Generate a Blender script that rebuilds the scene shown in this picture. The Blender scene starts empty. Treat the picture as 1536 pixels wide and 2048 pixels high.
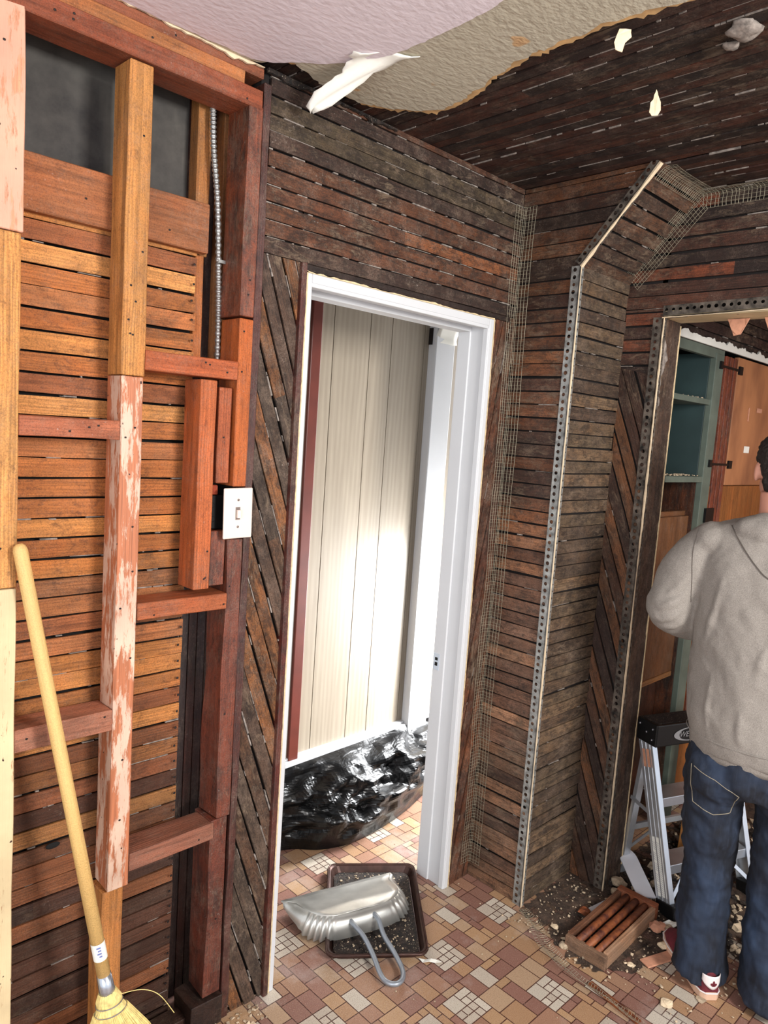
import bpy, math, random
import numpy as np
from mathutils import Vector, Matrix, noise
V = Vector
sc = bpy.context.scene
COL = sc.collection

# ---------------------------------------------------------------- camera
yaw, pit, rol = math.radians(44.626), math.radians(-6.326), math.radians(3.936)
fw = V((math.sin(yaw)*math.cos(pit), math.cos(yaw)*math.cos(pit), math.sin(pit)))
rt = V((math.cos(yaw), -math.sin(yaw), 0)); up = rt.cross(fw)
r2 = rt*math.cos(rol)+up*math.sin(rol); u2 = -rt*math.sin(rol)+up*math.cos(rol)
cam = bpy.data.cameras.new('camera'); co = bpy.data.objects.new('camera', cam); COL.objects.link(co)
M = Matrix.Identity(4)
for i in range(3): M[i][0] = r2[i]; M[i][1] = u2[i]; M[i][2] = -fw[i]
M.translation = V((0, 0, 1.65)); co.matrix_world = M
cam.sensor_fit = 'VERTICAL'; cam.sensor_height = 36; cam.lens = 36*1467.33/2048; cam.clip_start = .02
sc.camera = co

# ---------------------------------------------------------------- light
sc.view_settings.view_transform = 'Standard'; sc.view_settings.look = 'None'
sc.view_settings.gamma = 1; sc.view_settings.exposure = 0.35
w = bpy.data.worlds.new('world'); sc.world = w; w.use_nodes = True
w.node_tree.nodes['Background'].inputs[0].default_value = (.93, .96, 1, 1)
w.node_tree.nodes['Background'].inputs[1].default_value = 0.95
def area(name, loc, target, size, power, color=(1, 1, 1), sizey=None):
    l = bpy.data.lights.new(name, 'AREA'); l.energy = power; l.color = color; l.size = size
    if sizey: l.shape = 'RECTANGLE'; l.size_y = sizey
    o = bpy.data.objects.new(name, l); COL.objects.link(o); o.location = loc
    o.rotation_euler = (V(target)-V(loc)).to_track_quat('-Z', 'Y').to_euler(); return o
area('kitchen_window_light', (1.25, -1.5, 2.15), (1.2, 1.5, 1.1), .55, 78, (1, .975, .94), .8)
area('side_area_light', (-1.6, -.6, 1.6), (2.2, .9, 1.0), 1.3, 38, (.95, .97, 1))  # broad area light from behind and left of the camera
area('hall_window_light', (2.85, 1.80, .72), (2.25, 2.2, .40), .25, 42, (.96, .98, 1), .7)

area('hall_upper_fill_light', (3.5, 1.95, 1.55), (2.1, 2.15, 1.5), .4, 16, (.97, .98, 1), 1.4)  # added fill lamp, no real source; lifts the upper hall panelling

# ---------------------------------------------------------------- materials
def lin(c):
    out = []
    for x in c[:3]:
        x = x/255
        out.append(x/12.92 if x <= .04045 else ((x+.055)/1.055)**2.4)
    return tuple(out)+(1,)
class NT:
    def __init__(s, name):
        s.m = bpy.data.materials.new(name); s.m.use_nodes = True; s.t = s.m.node_tree
        s.b = s.t.nodes['Principled BSDF']
    def n(s, typ, ins=None, **kw):
        nd = s.t.nodes.new(typ)
        for k, v in kw.items(): setattr(nd, k, v)
        for k, v in (ins or {}).items(): s.set(nd.inputs[k], v)
        return nd
    def set(s, inp, v):
        if isinstance(v, bpy.types.NodeSocket): s.t.links.new(v, inp)
        else: inp.default_value = v
    def obj(s, scale=(1, 1, 1)):
        tc = s.n('ShaderNodeTexCoord'); mp = s.n('ShaderNodeMapping', {0: tc.outputs['Object'], 3: scale}); return mp.outputs[0]
    def attr(s, name): return s.n('ShaderNodeAttribute', attribute_name=name)
    def noise(s, vec, sc_, det=3, rough=.55, dist=0):
        return s.n('ShaderNodeTexNoise', {'Vector': vec, 'Scale': sc_, 'Detail': det, 'Roughness': rough, 'Distortion': dist}).outputs[0]
    def mapr(s, v, a, b, c=0, d=1): return s.n('ShaderNodeMapRange', {0: v, 1: a, 2: b, 3: c, 4: d}).outputs[0]
    def math(s, op, a, b=0): return s.n('ShaderNodeMath', {0: a, 1: b}, operation=op).outputs[0]
    def mix(s, f, a, b, mode='MIX'):
        nd = s.n('ShaderNodeMix', data_type='RGBA', blend_type=mode)
        s.set(nd.inputs[0], f); s.set(nd.inputs[6], a); s.set(nd.inputs[7], b); return nd.outputs[2]
    def bump(s, h, st=.3, d=.01): s.set(s.b.inputs['Normal'], s.n('ShaderNodeBump', {'Height': h, 'Strength': st, 'Distance': d}).outputs[0])
    def fin(s, col, rough=.6, metal=0, spec=None):
        s.set(s.b.inputs['Base Color'], col); s.set(s.b.inputs['Roughness'], rough); s.b.inputs['Metallic'].default_value = metal
        if spec is not None: s.b.inputs['Specular IOR Level'].default_value = spec
        return s.m
def simple(name, rgb, rough=.6, metal=0, var=.12, scale=20, bump=.1, spec=None):
    t = NT(name); c = lin(rgb); nz = t.noise(t.obj(), scale, 4)
    a = tuple(x*(1-var) for x in c[:3])+(1,); b = tuple(min(1, x*(1+var)) for x in c[:3])+(1,)
    col = t.mix(t.mapr(nz, .3, .7), a, b)
    if bump: t.bump(nz, bump, .003)
    return t.fin(col, rough, metal, spec)
def wood(name, dirt=.5, dust=.3, rough=.6, grain=1.0, dirt_rgb=(30, 22, 18), dust_rgb=(190, 180, 170), bl=1.0, spec=.35, scab=0, scab_rgb=(36, 26, 21)):
    """wood grain along the stored lengthwise coordinate, with stain and plaster dust"""
    t = NT(name); g = t.attr('gco').outputs['Vector']; tone = t.attr('tone').outputs['Color']; o = t.obj()
    def gn(sc3, det, rough_, dist=0, off=0): return t.noise(t.n('ShaderNodeMapping', {0: g, 1: (off, off*.7, 0), 3: sc3}).outputs[0], 1, det, rough_, dist)
    fine = gn((11, 330, 330), 4, .65); mid = gn((2.6, 75, 75), 4, .6, .35, 3.1)
    wv = t.n('ShaderNodeTexWave', {'Vector': t.n('ShaderNodeMapping', {0: g, 3: (3.2, 42, 42)}).outputs[0], 'Scale': 1.0, 'Distortion': 14, 'Detail': 3, 'Detail Scale': .55, 'Detail Roughness': .7},
             bands_direction='Y').outputs[1]
    wm = t.mapr(gn((2, 9, 9), 2, .5, 0, 8), .42, .62)
    gr = t.math('ADD', t.math('ADD', t.math('MULTIPLY', fine, .40), t.math('MULTIPLY', mid, .45)), t.math('MULTIPLY', t.math('MULTIPLY', wv, wm), .15))
    gm = t.mapr(gr, .28, .62, 1-.5*grain, 1+.38*grain)
    gc = t.n('ShaderNodeCombineColor', {0: gm, 1: gm, 2: gm}).outputs[0]
    col = t.mix(1.0, tone, gc, 'MULTIPLY')
    # uneven varnish: redder and paler blotches along each board
    hb_ = gn((7, 16, 16), 4, .65, .6, 12)
    col = t.mix(t.math('MULTIPLY', t.mapr(hb_, .48, .68), .42*grain), col, t.mix(1.0, col, (1.28, 1.0, .78, 1), 'MULTIPLY'))
    col = t.mix(t.math('MULTIPLY', t.mapr(hb_, .44, .30), .45*grain), col, t.mix(1.0, col, (.55, .50, .50, 1), 'MULTIPLY'))
    b1 = t.noise(o, 4.5*bl, 6, .7, .5); b2 = gn((9, 28, 28), 6, .75, .5)
    dm = t.mapr(t.math('ADD', t.math('MULTIPLY', b1, .5), t.math('MULTIPLY', b2, .5)), .63-.24*dirt, .76-.22*dirt, 0, min(1, .5+.45*dirt))
    col = t.mix(dm, col, lin(dirt_rgb))
    pore = t.noise(o, 330, 4, .75); col = t.mix(t.math('MULTIPLY', t.mapr(pore, .53, .40), .55*min(1, dirt+.25)), col, lin((22, 15, 12)))
    if scab:
        s1 = t.noise(o, 17, 9, .82, .6); s2 = gn((22, 60, 60), 7, .8, .8, 21)
        sm = t.mapr(t.math('ADD', t.math('MULTIPLY', s1, .5), t.math('MULTIPLY', s2, .5)), .56-.09*scab, .62-.07*scab)
        col = t.mix(t.math('MULTIPLY', sm, .35+.4*scab), col, lin(scab_rgb))
        s3 = gn((16, 50, 50), 8, .82, 1.0, 33); col = t.mix(t.math('MULTIPLY', t.mapr(t.math('ADD', t.math('MULTIPLY', s3, .6), t.math('MULTIPLY', b1, .4)), .53, .60), .30*scab+.5*min(1, dust)*scab), col, lin((128, 108, 88)))
    if dust > 0:
        sp = t.noise(o, 120, 5, .8); sp2 = t.noise(o, 7, 4, .7)
        ds = t.math('MULTIPLY', t.mapr(sp, .62, .70), t.mapr(sp2, .40, .66))
        col = t.mix(t.math('MULTIPLY', ds, min(1, dust)), col, lin(dust_rgb))
        hz = t.math('MULTIPLY', t.math('MULTIPLY', t.mapr(t.noise(o, 10, 6, .8), .47, .72), t.mapr(t.noise(o, 240, 3, .7), .35, .65)), .75*dust); col = t.mix(hz, col, lin((150, 128, 112)))
    t.bump(t.math('ADD', gr, t.math('MULTIPLY', pore, .7)), .6, .004)
    return t.fin(col, t.mapr(b2, .3, .7, rough-.12, rough+.2), 0, spec)
M_ = {}
M_['lath_front'] = wood('weathered_lath_wood', .68, .75, .6, scab=.9)
M_['lath_orange'] = wood('amber_lath_wood', .42, .3, .55, scab=.45, scab_rgb=(64, 36, 24))
M_['lath_side'] = wood('chase_lath_wood', .58, .45, .5, scab=.8)
M_['lath_grey'] = wood('grey_dusty_lath_wood', .6, .6, .75, scab=1.0, scab_rgb=(44, 34, 28))
M_['lath_ceiling'] = wood('dark_ceiling_lath_wood', .8, .45, .6, scab=.6, scab_rgb=(22, 14, 12))
M_['stud'] = wood('framing_wood', .34, .55, .5, scab=.25, scab_rgb=(70, 34, 24))
M_['stud_red'] = wood('red_stained_wood', .6, .6, .38, spec=.6, scab=.6, scab_rgb=(30, 16, 14))
M_['stud_dark'] = wood('blackened_wood', .85, .3, .4, scab=.5)
M_['clean'] = wood('clean_pale_wood', .05, 0, .45, .35)
M_['broomwood'] = wood('broom_handle_wood', .03, 0, .35, .2, spec=.5)
M_['plaster_key'] = simple('grey_plaster_residue', (132, 122, 114), .95, var=.55, scale=60, bump=.6)
M_['dark_back'] = simple('cavity_shade_backing', (20, 13, 11), .9, var=.4, scale=9)  # backing colour paints in the shade seen between the laths
M_['black'] = simple('black_void_shade', (9, 7, 6), .9)  # near-black colour stands in for shade in the gaps and knot hole
M_['cream'] = simple('cream_plaster', (222, 200, 168), .85, var=.1, scale=60, bump=.4)
M_['galv'] = simple('galvanized_metal', (150, 150, 146), .5, .55, var=.5, scale=45, bump=.2)
M_['galv_dirty'] = simple('dirty_galvanized_metal', (84, 76, 68), .75, .3, var=.9, scale=38, bump=.2)
M_['wire'] = simple('wire_mesh_metal', (150, 142, 122), .5, .4, var=.3)
M_['conduit'] = simple('conduit_steel', (168, 168, 165), .38, .75, var=.15)
M_['white_paint'] = simple('white_painted_trim', (205, 206, 208), .42, var=.02, scale=8, bump=.05)
M_['white_plastic'] = simple('white_plastic', (226, 208, 196), .35, var=.01, bump=0)
M_['dark_screw'] = simple('screw_grey', (120, 105, 98), .4, .3)
M_['raw_edge'] = simple('torn_drywall_edge', (214, 190, 150), .9, var=.2, scale=80, bump=.5)
M_['white_card'] = simple('white_card', (238, 236, 226), .7, var=.02, bump=.1)
M_['batten'] = simple('red_brown_batten', (104, 44, 32), .45, var=.15, scale=12)
M_['nail'] = simple('rusty_nail_head', (30, 22, 20), .6, .3)
M_['rubble'] = simple('plaster_rubble', (184, 164, 138), .95, var=.5, scale=22, bump=.5)
M_['shard'] = simple('salmon_plaster', (196, 140, 112), .9, var=.15, scale=60, bump=.3)
M_['green'] = simple('sage_green_paint', (88, 98, 88), .6, var=.2, scale=12)
M_['teal'] = simple('teal_back_paint', (44, 62, 62), .6, var=.22, scale=6)
M_['black_iron'] = simple('black_iron', (16, 14, 14), .5, .4)
M_['black_plastic'] = simple('black_cap_plastic', (14, 14, 15), .45, var=.3, scale=30, bump=.2)
M_['alu'] = simple('ladder_aluminium', (205, 208, 212), .35, .75, var=.12, scale=14, bump=.03)
M_['alu_flange'] = simple('bright_aluminium', (218, 226, 238), .3, .7, var=.06, scale=14, bump=0)
M_['skin'] = simple('skin', (214, 152, 128), .55, var=.06, scale=12)
M_['sole'] = simple('gum_sole', (214, 176, 150), .6, var=.05)
M_['suede'] = simple('burgundy_suede', (104, 32, 42), .8, var=.2, scale=60)
M_['shoe_white'] = simple('white_leather', (235, 225, 222), .45, var=.03)
M_['straw'] = simple('broom_straw', (224, 200, 128), .6, var=.25, scale=90)
M_['tin'] = simple('bright_tin_band', (190, 196, 206), .25, .85, var=.1)
M_['silver'] = simple('scuffed_pan_metal', (196, 194, 188), .36, .75, var=.22, scale=9, bump=.05)
M_['rod'] = simple('pan_handle_steel', (150, 156, 164), .38, .55, var=.08)
M_['tray'] = simple('brown_tray_metal', (66, 44, 38), .35, .55, var=.4, scale=30)
M_['white_print'] = simple('pale_print', (190, 190, 190), .5, var=0, bump=0)
M_['blue_print'] = simple('blue_print', (110, 120, 170), .6, var=0, bump=0)

def rubble_dirt():
    t = NT('black_dirt'); o = t.obj(); n1 = t.noise(o, 70, 4, .7)
    col = t.mix(t.mapr(n1, .4, .7), lin((20, 15, 13)), lin((62, 48, 40)))
    n2 = t.noise(o, 190, 2, .7); col = t.mix(t.mapr(n2, .66, .71), col, lin((200, 186, 160)))
    t.bump(n1, .8, .01); return t.fin(col, .9)
M_['dirt'] = rubble_dirt()
def dirt_film():
    t = NT('floor_dirt'); o = t.obj(); n1 = t.noise(o, 22, 5, .75)
    col = t.mix(t.mapr(n1, .35, .7), lin((34, 26, 22)), lin((98, 78, 64)))
    n2 = t.noise(o, 240, 3, .7); col = t.mix(t.mapr(n2, .66, .70), col, lin((180, 162, 136)))
    t.bump(t.noise(o, 90, 4, .7), .7, .006)
    t.set(t.b.inputs['Alpha'], t.mapr(t.noise(o, 13, 6, .75), .36, .50, .25, 1)); return t.fin(col, .95)
M_['dirt_film'] = dirt_film()
def grey_panel():
    t = NT('dark_grey_board'); o = t.obj(); n1 = t.noise(o, 5, 6, .65); n2 = t.noise(t.obj((9, 9, 1.5)), 1.5, 3)
    col = t.mix(t.mapr(n1, .3, .72), lin((44, 42, 42)), lin((96, 92, 86))); col = t.mix(t.mapr(n2, .55, .75, 0, .35), col, lin((130, 124, 112)))
    t.bump(n1, .2, .004); return t.fin(col, .8)
M_['grey_panel'] = grey_panel()
def ceiling_paint(name, rgb, spots):
    t = NT(name); o = t.obj(); n1 = t.n('ShaderNodeTexNoise', {'Vector': t.obj((38, 55, 40)), 'Scale': 1.4, 'Detail': 3}).outputs[0]
    c = lin(rgb); col = t.mix(t.mapr(t.noise(o, 4, 3), .3, .7), tuple(x*.94 for x in c[:3])+(1,), c)
    if spots: col = t.mix(t.mapr(t.noise(o, 9.3, 2, .5), .68, .70), col, lin((196, 160, 118)))
    t.bump(n1, .3 if not spots else .55, .006); return t.fin(col, .75)
M_['pink'] = ceiling_paint('pinkish_white_ceiling_paint', (230, 218, 224), False)
M_['beige'] = ceiling_paint('beige_stippled_ceiling_paint', (188, 180, 160), True)
M_['tan'] = simple('tan_plaster_edge', (196, 158, 108), .9, var=.25, scale=30, bump=.4)
def oak():
    t = NT('pale_oak_panelling'); g = t.attr('gco').outputs['Vector']
    a = t.noise(t.n('ShaderNodeMapping', {0: g, 3: (1.6, 17, 17)}).outputs[0], 1, 5, .6, .8)
    fine = t.noise(t.n('ShaderNodeMapping', {0: g, 3: (6, 160, 160)}).outputs[0], 1, 3)
    wv = t.n('ShaderNodeTexWave', {'Vector': t.n('ShaderNodeMapping', {0: g, 3: (1.2, 13, 13)}).outputs[0], 'Scale': 1.0, 'Distortion': 12, 'Detail': 2, 'Detail Scale': .5}, bands_direction='Y').outputs[1]
    v = t.math('ADD', t.math('ADD', t.math('MULTIPLY', a, .55), t.math('MULTIPLY', fine, .3)), t.math('MULTIPLY', wv, .15))
    col = t.mix(t.mapr(v, .25, .75), lin((146, 134, 118)), lin((174, 162, 144))); t.bump(v, .1, .002); return t.fin(col, .38)
M_['oak'] = oak()
def tiles():
    t = NT('vinyl_mosaic_tile'); tone = t.attr('tone').outputs['Color']; o = t.obj()
    n = t.noise(o, 330, 3, .7); col = t.mix(t.mapr(n, .5, .68, 0, .5), tone, lin((104, 62, 44)))
    col = t.mix(t.mapr(t.noise(o, 500, 2), .6, .7, 0, .4), col, lin((236, 214, 184)))
    col = t.mix(t.mapr(t.noise(o, 3.5, 5, .7), .54, .72, 0, .32), col, lin((205, 196, 188)))
    col = t.mix(t.mapr(t.noise(o, 7, 6, .8), .62, .76, 0, .6), col, lin((92, 72, 60)))
    t.bump(n, .25, .002); return t.fin(col, .42, 0, .5)
M_['tile'] = tiles()
def denim():
    t = NT('dark_denim'); o = t.obj(); st = t.noise(t.obj((60, 60, 3)), 1.5, 4, .7); b = t.noise(t.obj((5, 5, 3.2)), 1.2, 4, .6)
    col = t.mix(t.mapr(b, .42, .72), lin((13, 17, 28)), lin((40, 56, 80))); col = t.mix(t.mapr(st, .5, .8, 0, .4), col, lin((58, 68, 88)))
    t.bump(t.noise(o, 700, 2), .3, .002); return t.fin(col, .85)
M_['denim'] = denim()
def fleece():
    t = NT('grey_marl_fleece'); o = t.obj(); n = t.noise(o, 420, 3, .7)
    col = t.mix(t.mapr(n, .35, .65), lin((122, 115, 108)), lin((152, 145, 137))); t.bump(n, .35, .002); return t.fin(col, .95)
M_['fleece'] = fleece()
def hairm():
    t = NT('dark_brown_hair'); n = t.noise(t.obj((220, 220, 60)), 1, 4, .7)
    col = t.mix(n, lin((12, 9, 8)), lin((52, 38, 30))); t.bump(n, 1, .006); return t.fin(col, .6)
M_['hair'] = hairm()
def bag():
    t = NT('black_plastic_sheet'); t.bump(t.noise(t.obj((9, 20, 7)), 1, 3, .5, 1.0), .35, .02); return t.fin(lin((7, 7, 8)), .3, 0, .35)
M_['bag'] = bag()
def rusty():
    t = NT('rusted_slat_metal'); o = t.obj(); n = t.noise(o, 30, 5, .7)
    col = t.mix(t.mapr(n, .35, .65), lin((74, 34, 26)), lin((150, 84, 44))); t.bump(n, .5, .004); return t.fin(col, .6, .1)
M_['rust'] = rusty()
def orange_wall():
    t = NT('stained_tan_cupboard_door'); o = t.obj(); n = t.noise(t.obj((3, 3, 1.4)), 2.2, 4)
    col = t.mix(t.mapr(n, .4, .75), lin((176, 118, 78)), lin((122, 76, 52))); return t.fin(col, .6)
M_['tan_door'] = orange_wall()

# ---------------------------------------------------------------- mesh builder
class MB:
    def __init__(s): s.v = []; s.f = []; s.m = []; s.tn = []; s.g = []
    def add(s, vs, fs, tone=(.5, .5, .5), gs=None, mi=0):
        b = len(s.v); s.v += [tuple(x) for x in vs]; s.f += [[b+i for i in f] for f in fs]; s.m += [mi]*len(fs)
        s.tn += [tuple(tone[:3])+(1,)]*len(vs); s.g += [tuple(g) for g in (gs or vs)]
    def box(s, lo, hi, tone=(.5, .5, .5), mi=0, rnd=None, mat=None):
        lo, hi = V(lo), V(hi); d = hi-lo; ax = max(range(3), key=lambda i: d[i]); oth = [i for i in range(3) if i != ax]
        o = rnd.random()*9 if rnd else 0
        vs = []; gs = []
        for i in range(8):
            p = V((hi[0] if i & 1 else lo[0], hi[1] if i & 2 else lo[1], hi[2] if i & 4 else lo[2]))
            gs.append((p[ax]+o, p[oth[0]]+o*.37, p[oth[1]]+o*.11)); vs.append(mat @ p if mat else p)
        s.add(vs, [(0, 4, 6, 2), (1, 3, 7, 5), (0, 1, 5, 4), (2, 6, 7, 3), (0, 2, 3, 1), (4, 5, 7, 6)], tone, gs, mi)
    def beam(s, p0, p1, wdt, th, side, tone=(.5, .5, .5), mi=0, o=0):
        p0, p1 = V(p0), V(p1); d = (p1-p0); L = d.length; d.normalize(); a = V(side); a = (a-d*a.dot(d)).normalized(); b = d.cross(a)
        vs = []; gs = []
        for q, u in ((p0, 0), (p1, L)):
            for x, y in ((-1, -1), (1, -1), (1, 1), (-1, 1)):
                vs.append(q+a*(x*wdt/2)+b*(y*th/2)); gs.append((u+o, x*wdt/2+o*.37, y*th/2+o*.2))
        s.add(vs, [(0, 3, 2, 1), (4, 5, 6, 7), (0, 1, 5, 4), (1, 2, 6, 5), (2, 3, 7, 6), (3, 0, 4, 7)], tone, gs, mi)
    def tube(s, pts, r, n=10, tone=(.5, .5, .5), mi=0, cap=True, flat=None):
        pts = [V(p) for p in pts]; rs = r if isinstance(r, (list, tuple)) else [r]*len(pts)
        up_ = V((0, 0, 1)); vs = []; gs = []; fs = []; prev = None; u = 0
        for i, p in enumerate(pts):
            t = (pts[min(i+1, len(pts)-1)]-pts[max(i-1, 0)]).normalized()
            if prev is None:
                a = t.cross(up_); a = a if a.length > .05 else t.cross(V((1, 0, 0)))
            else: a = prev-t*prev.dot(t)
            a.normalize(); prev = a; b = t.cross(a)
            if i: u += (p-pts[i-1]).length
            for k in range(n):
                th = 2*math.pi*k/n; vs.append(p+(a*math.cos(th)+b*math.sin(th))*rs[i]); gs.append((u, math.cos(th)*rs[i], math.sin(th)*rs[i]))
        for i in range(len(pts)-1):
            for k in range(n): fs.append((i*n+k, i*n+(k+1) % n, (i+1)*n+(k+1) % n, (i+1)*n+k))
        if cap: fs.append(tuple(range(n))[::-1]); fs.append(tuple((len(pts)-1)*n+k for k in range(n)))
        s.add(vs, fs, tone, gs, mi)
    def loft(s, secs, A, B, n=28, tone=(.5, .5, .5), mi=0, pw=2.0):
        """secs: (center, ra, rb)"""
        A, B = V(A), V(B); vs = []; fs = []
        for c, ra, rb in secs:
            for k in range(n):
                th = 2*math.pi*k/n; cx, sx = math.cos(th), math.sin(th)
                vs.append(V(c)+A*ra*math.copysign(abs(cx)**(2/pw), cx)+B*rb*math.copysign(abs(sx)**(2/pw), sx))
        for i in range(len(secs)-1):
            for k in range(n): fs.append((i*n+k, i*n+(k+1) % n, (i+1)*n+(k+1) % n, (i+1)*n+k))
        fs.append(tuple(range(n))[::-1]); fs.append(tuple((len(secs)-1)*n+k for k in range(n)))
        s.add(vs, fs, tone, None, mi)
    def prism(s, poly, ext, tone=(.5, .5, .5), mi=0, gs=None):
        n = len(poly); e = V(ext); vs = [V(p) for p in poly]+[V(p)+e for p in poly]
        fs = [tuple(range(n)), tuple(range(2*n-1, n-1, -1))]+[(i, i+n, (i+1) % n+n, (i+1) % n) for i in range(n)]
        s.add(vs, fs, tone, (list(gs)+list(gs)) if gs else None, mi)
    def ball(s, c, r, n=10, tone=(.5, .5, .5), mi=0, mat=None):
        vs = []; fs = []; c = V(c); r = V(r) if hasattr(r, '__len__') else V((r, r, r))
        for i in range(1, n):
            for k in range(2*n):
                a = math.pi*i/n; b = math.pi*k/n
                q = V((r[0]*math.sin(a)*math.cos(b), r[1]*math.sin(a)*math.sin(b), r[2]*math.cos(a)))
                vs.append(c+(mat @ q if mat else q))
        m = 2*n
        for i in range(n-2):
            for k in range(m): fs.append((i*m+k, (i+1)*m+k, (i+1)*m+(k+1) % m, i*m+(k+1) % m))
        fs.append(tuple(range(m))); fs.append(tuple((n-2)*m+k for k in range(m))[::-1])
        s.add(vs, fs, tone, None, mi)
    def grid(s, P, tone=(.5, .5, .5), mi=0, G=None):
        nr, nc = len(P), len(P[0]); vs = [p for row in P for p in row]
        fs = [(i*nc+j, i*nc+j+1, (i+1)*nc+j+1, (i+1)*nc+j) for i in range(nr-1) for j in range(nc-1)]
        s.add(vs, fs, tone, [g for row in G for g in row] if G else None, mi)
    def build(s, name, mats, parent=None, smooth=False, bevel=0, solid=0, recalc=False):
        me = bpy.data.meshes.new(name); me.from_pydata(s.v, [], s.f)
        if not isinstance(mats, (list, tuple)): mats = [mats]
        for m in mats: me.materials.append(M_[m] if isinstance(m, str) else m)
        me.polygons.foreach_set('material_index', s.m)
        at = me.color_attributes.new('tone', 'FLOAT_COLOR', 'POINT'); at.data.foreach_set('color', [c for t in s.tn for c in t])
        ag = me.attributes.new('gco', 'FLOAT_VECTOR', 'POINT'); ag.data.foreach_set('vector', [c for t in s.g for c in t])
        if smooth: me.polygons.foreach_set('use_smooth', [True]*len(me.polygons))
        me.validate(); me.update()
        if recalc:
            import bmesh
            bm = bmesh.new(); bm.from_mesh(me); bmesh.ops.recalc_face_normals(bm, faces=bm.faces); bm.to_mesh(me); bm.free()
        o = bpy.data.objects.new(name, me); COL.objects.link(o)
        if parent:
            o.parent = parent; o.matrix_parent_inverse = Matrix.Translation(-parent.location)
        if solid: md = o.modifiers.new('thick', 'SOLIDIFY'); md.thickness = solid; md.offset = 0
        if bevel: md = o.modifiers.new('bevel', 'BEVEL'); md.width = bevel; md.segments = 2; md.limit_method = 'ANGLE'
        return o
GROUPS = {'stud': 'exposed framing studs of the left wall', 'cross block': 'cross blocks between the studs', 'top plate': 'top plates under the ceiling', 'bottom plate': 'bottom plates at the floor',
          'corner bead': 'perforated corner beads', 'wire mesh': 'wire mesh strips in the corners', 'plaster chunk': 'plaster chunks on the floor', 'plaster scrap': 'salmon plaster scraps on the head of the right opening',
          'paint flap': 'peeling scraps on the ceiling', 'plaster lump': 'plaster lumps on the ceiling'}
def tag(o, label=None, cat=None, group=None, kind=None):
    if not group and label and not kind: group = GROUPS.get(cat)
    for k, v in (('label', label), ('category', cat), ('group', group), ('kind', kind)):
        if v: o[k] = v
    return o
def empty(name, loc, label, cat, group=None):
    o = bpy.data.objects.new(name, None); COL.objects.link(o); o.location = loc; o.empty_display_size = .05
    return tag(o, label, cat, group)
def struct(o): o['kind'] = 'structure'; return o
def clip(poly, reg):
    """convex clip of poly by convex reg (ccw)"""
    out = poly
    for i in range(len(reg)):
        ax, ay = reg[i]; bx, by = reg[(i+1) % len(reg)]
        inp = out; out = []
        if not inp: return []
        def sd(p): return (bx-ax)*(p[1]-ay)-(by-ay)*(p[0]-ax)
        for j in range(len(inp)):
            p, q = inp[j], inp[(j+1) % len(inp)]; sp, sq = sd(p), sd(q)
            if sp >= 0: out.append(p)
            if (sp > 0 > sq) or (sp < 0 < sq):
                t = sp/(sp-sq); out.append((p[0]+(q[0]-p[0])*t, p[1]+(q[1]-p[1])*t))
    return out
def laths(mb, O, A, Z, N, reg, ang, pitch=.044, gap=.0065, tonef=None, seed=1, keys=.35, th=.006, seg=.07, bow=.002, mi=0, ki=1, joint=1.1):
    O, A, Z, N = V(O), V(A), V(Z), V(N); rnd = random.Random(seed)
    c, s_ = math.cos(math.radians(ang)), math.sin(math.radians(ang))
    us = [x*c+y*s_ for x, y in reg]; vs_ = [-x*s_+y*c for x, y in reg]
    u0, u1, v0, v1 = min(us), max(us), min(vs_), max(vs_); v = v0-pitch*rnd.random()*.3; k = 0
    while v < v1:
        off = rnd.uniform(-.002, .003); sk = rnd.uniform(-.004, .004); oo = rnd.random()*50; vj = rnd.uniform(-.0015, .0015)
        nseg = max(1, int((u1-u0)/seg)); jo = rnd.random()*joint; bw = rnd.uniform(.6, 1)
        def ed(u, side): return noise.noise(V((u*4+oo, side*7.3, k*3.1)))*.0032+noise.noise(V((u*19+oo, side*3, k)))*.0012
        for i in range(nseg):
            a, b = u0+(u1-u0)*i/nseg, u0+(u1-u0)*(i+1)/nseg
            w0, w1 = v+gap*.5, v+pitch-gap*.5
            quad = [(a, w0+ed(a, 0)+vj), (b, w0+ed(b, 0)+vj), (b, w1+ed(b, 1)+vj), (a, w1+ed(a, 1)+vj)]
            q2 = [(x*c-y*s_, x*s_+y*c) for x, y in quad]; pc = clip(q2, reg)
            if len(pc) < 3: continue
            P3 = [O+A*x+Z*y+N*(off+sk*((y-reg[0][1])*0+(x*c+y*s_-u0)/(u1-u0+.01)-.5)+bow*noise.noise(V(((x*c+y*s_)*3+oo, k, 0)))) for x, y in pc]
            cell = int((a-u0+jo)/joint); tr = random.Random(seed*1000+k*17+cell)
            mx = sum(p[0] for p in pc)/len(pc); mz = sum(p[1] for p in pc)/len(pc)
            tone = tonef(mx, mz, tr)
            gs = [((x*c+y*s_)+oo+cell*3.3, (-x*s_+y*c)+oo*.31, 0) for x, y in pc]
            mb.prism(P3[::-1], -N*th, tone, mi, gs[::-1])
        # plaster residue caught in the gap under this lath
        u = u0
        while u < u1:
            ln = rnd.uniform(.006, .09)*rnd.uniform(.3, 1)
            if rnd.random() < keys:
                hh = gap*rnd.uniform(.25, .75); dz = rnd.uniform(-.0015, .0015)
                q = [(u, v-hh/2+dz), (u+ln, v-hh/2+dz+rnd.uniform(-.001, .001)), (u+ln, v+hh/2+dz), (u, v+hh/2+dz)]
                pc = clip([(x*c-y*s_, x*s_+y*c) for x, y in q], reg)
                if len(pc) >= 3: mb.prism([O+A*x+Z*y+N*(-.001+off) for x, y in pc][::-1], -N*.006, (.5, .5, .5), ki)
            u += ln+(rnd.uniform(0, .004) if rnd.random() < .6 else rnd.uniform(.01, .12))
        v += pitch; k += 1
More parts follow.
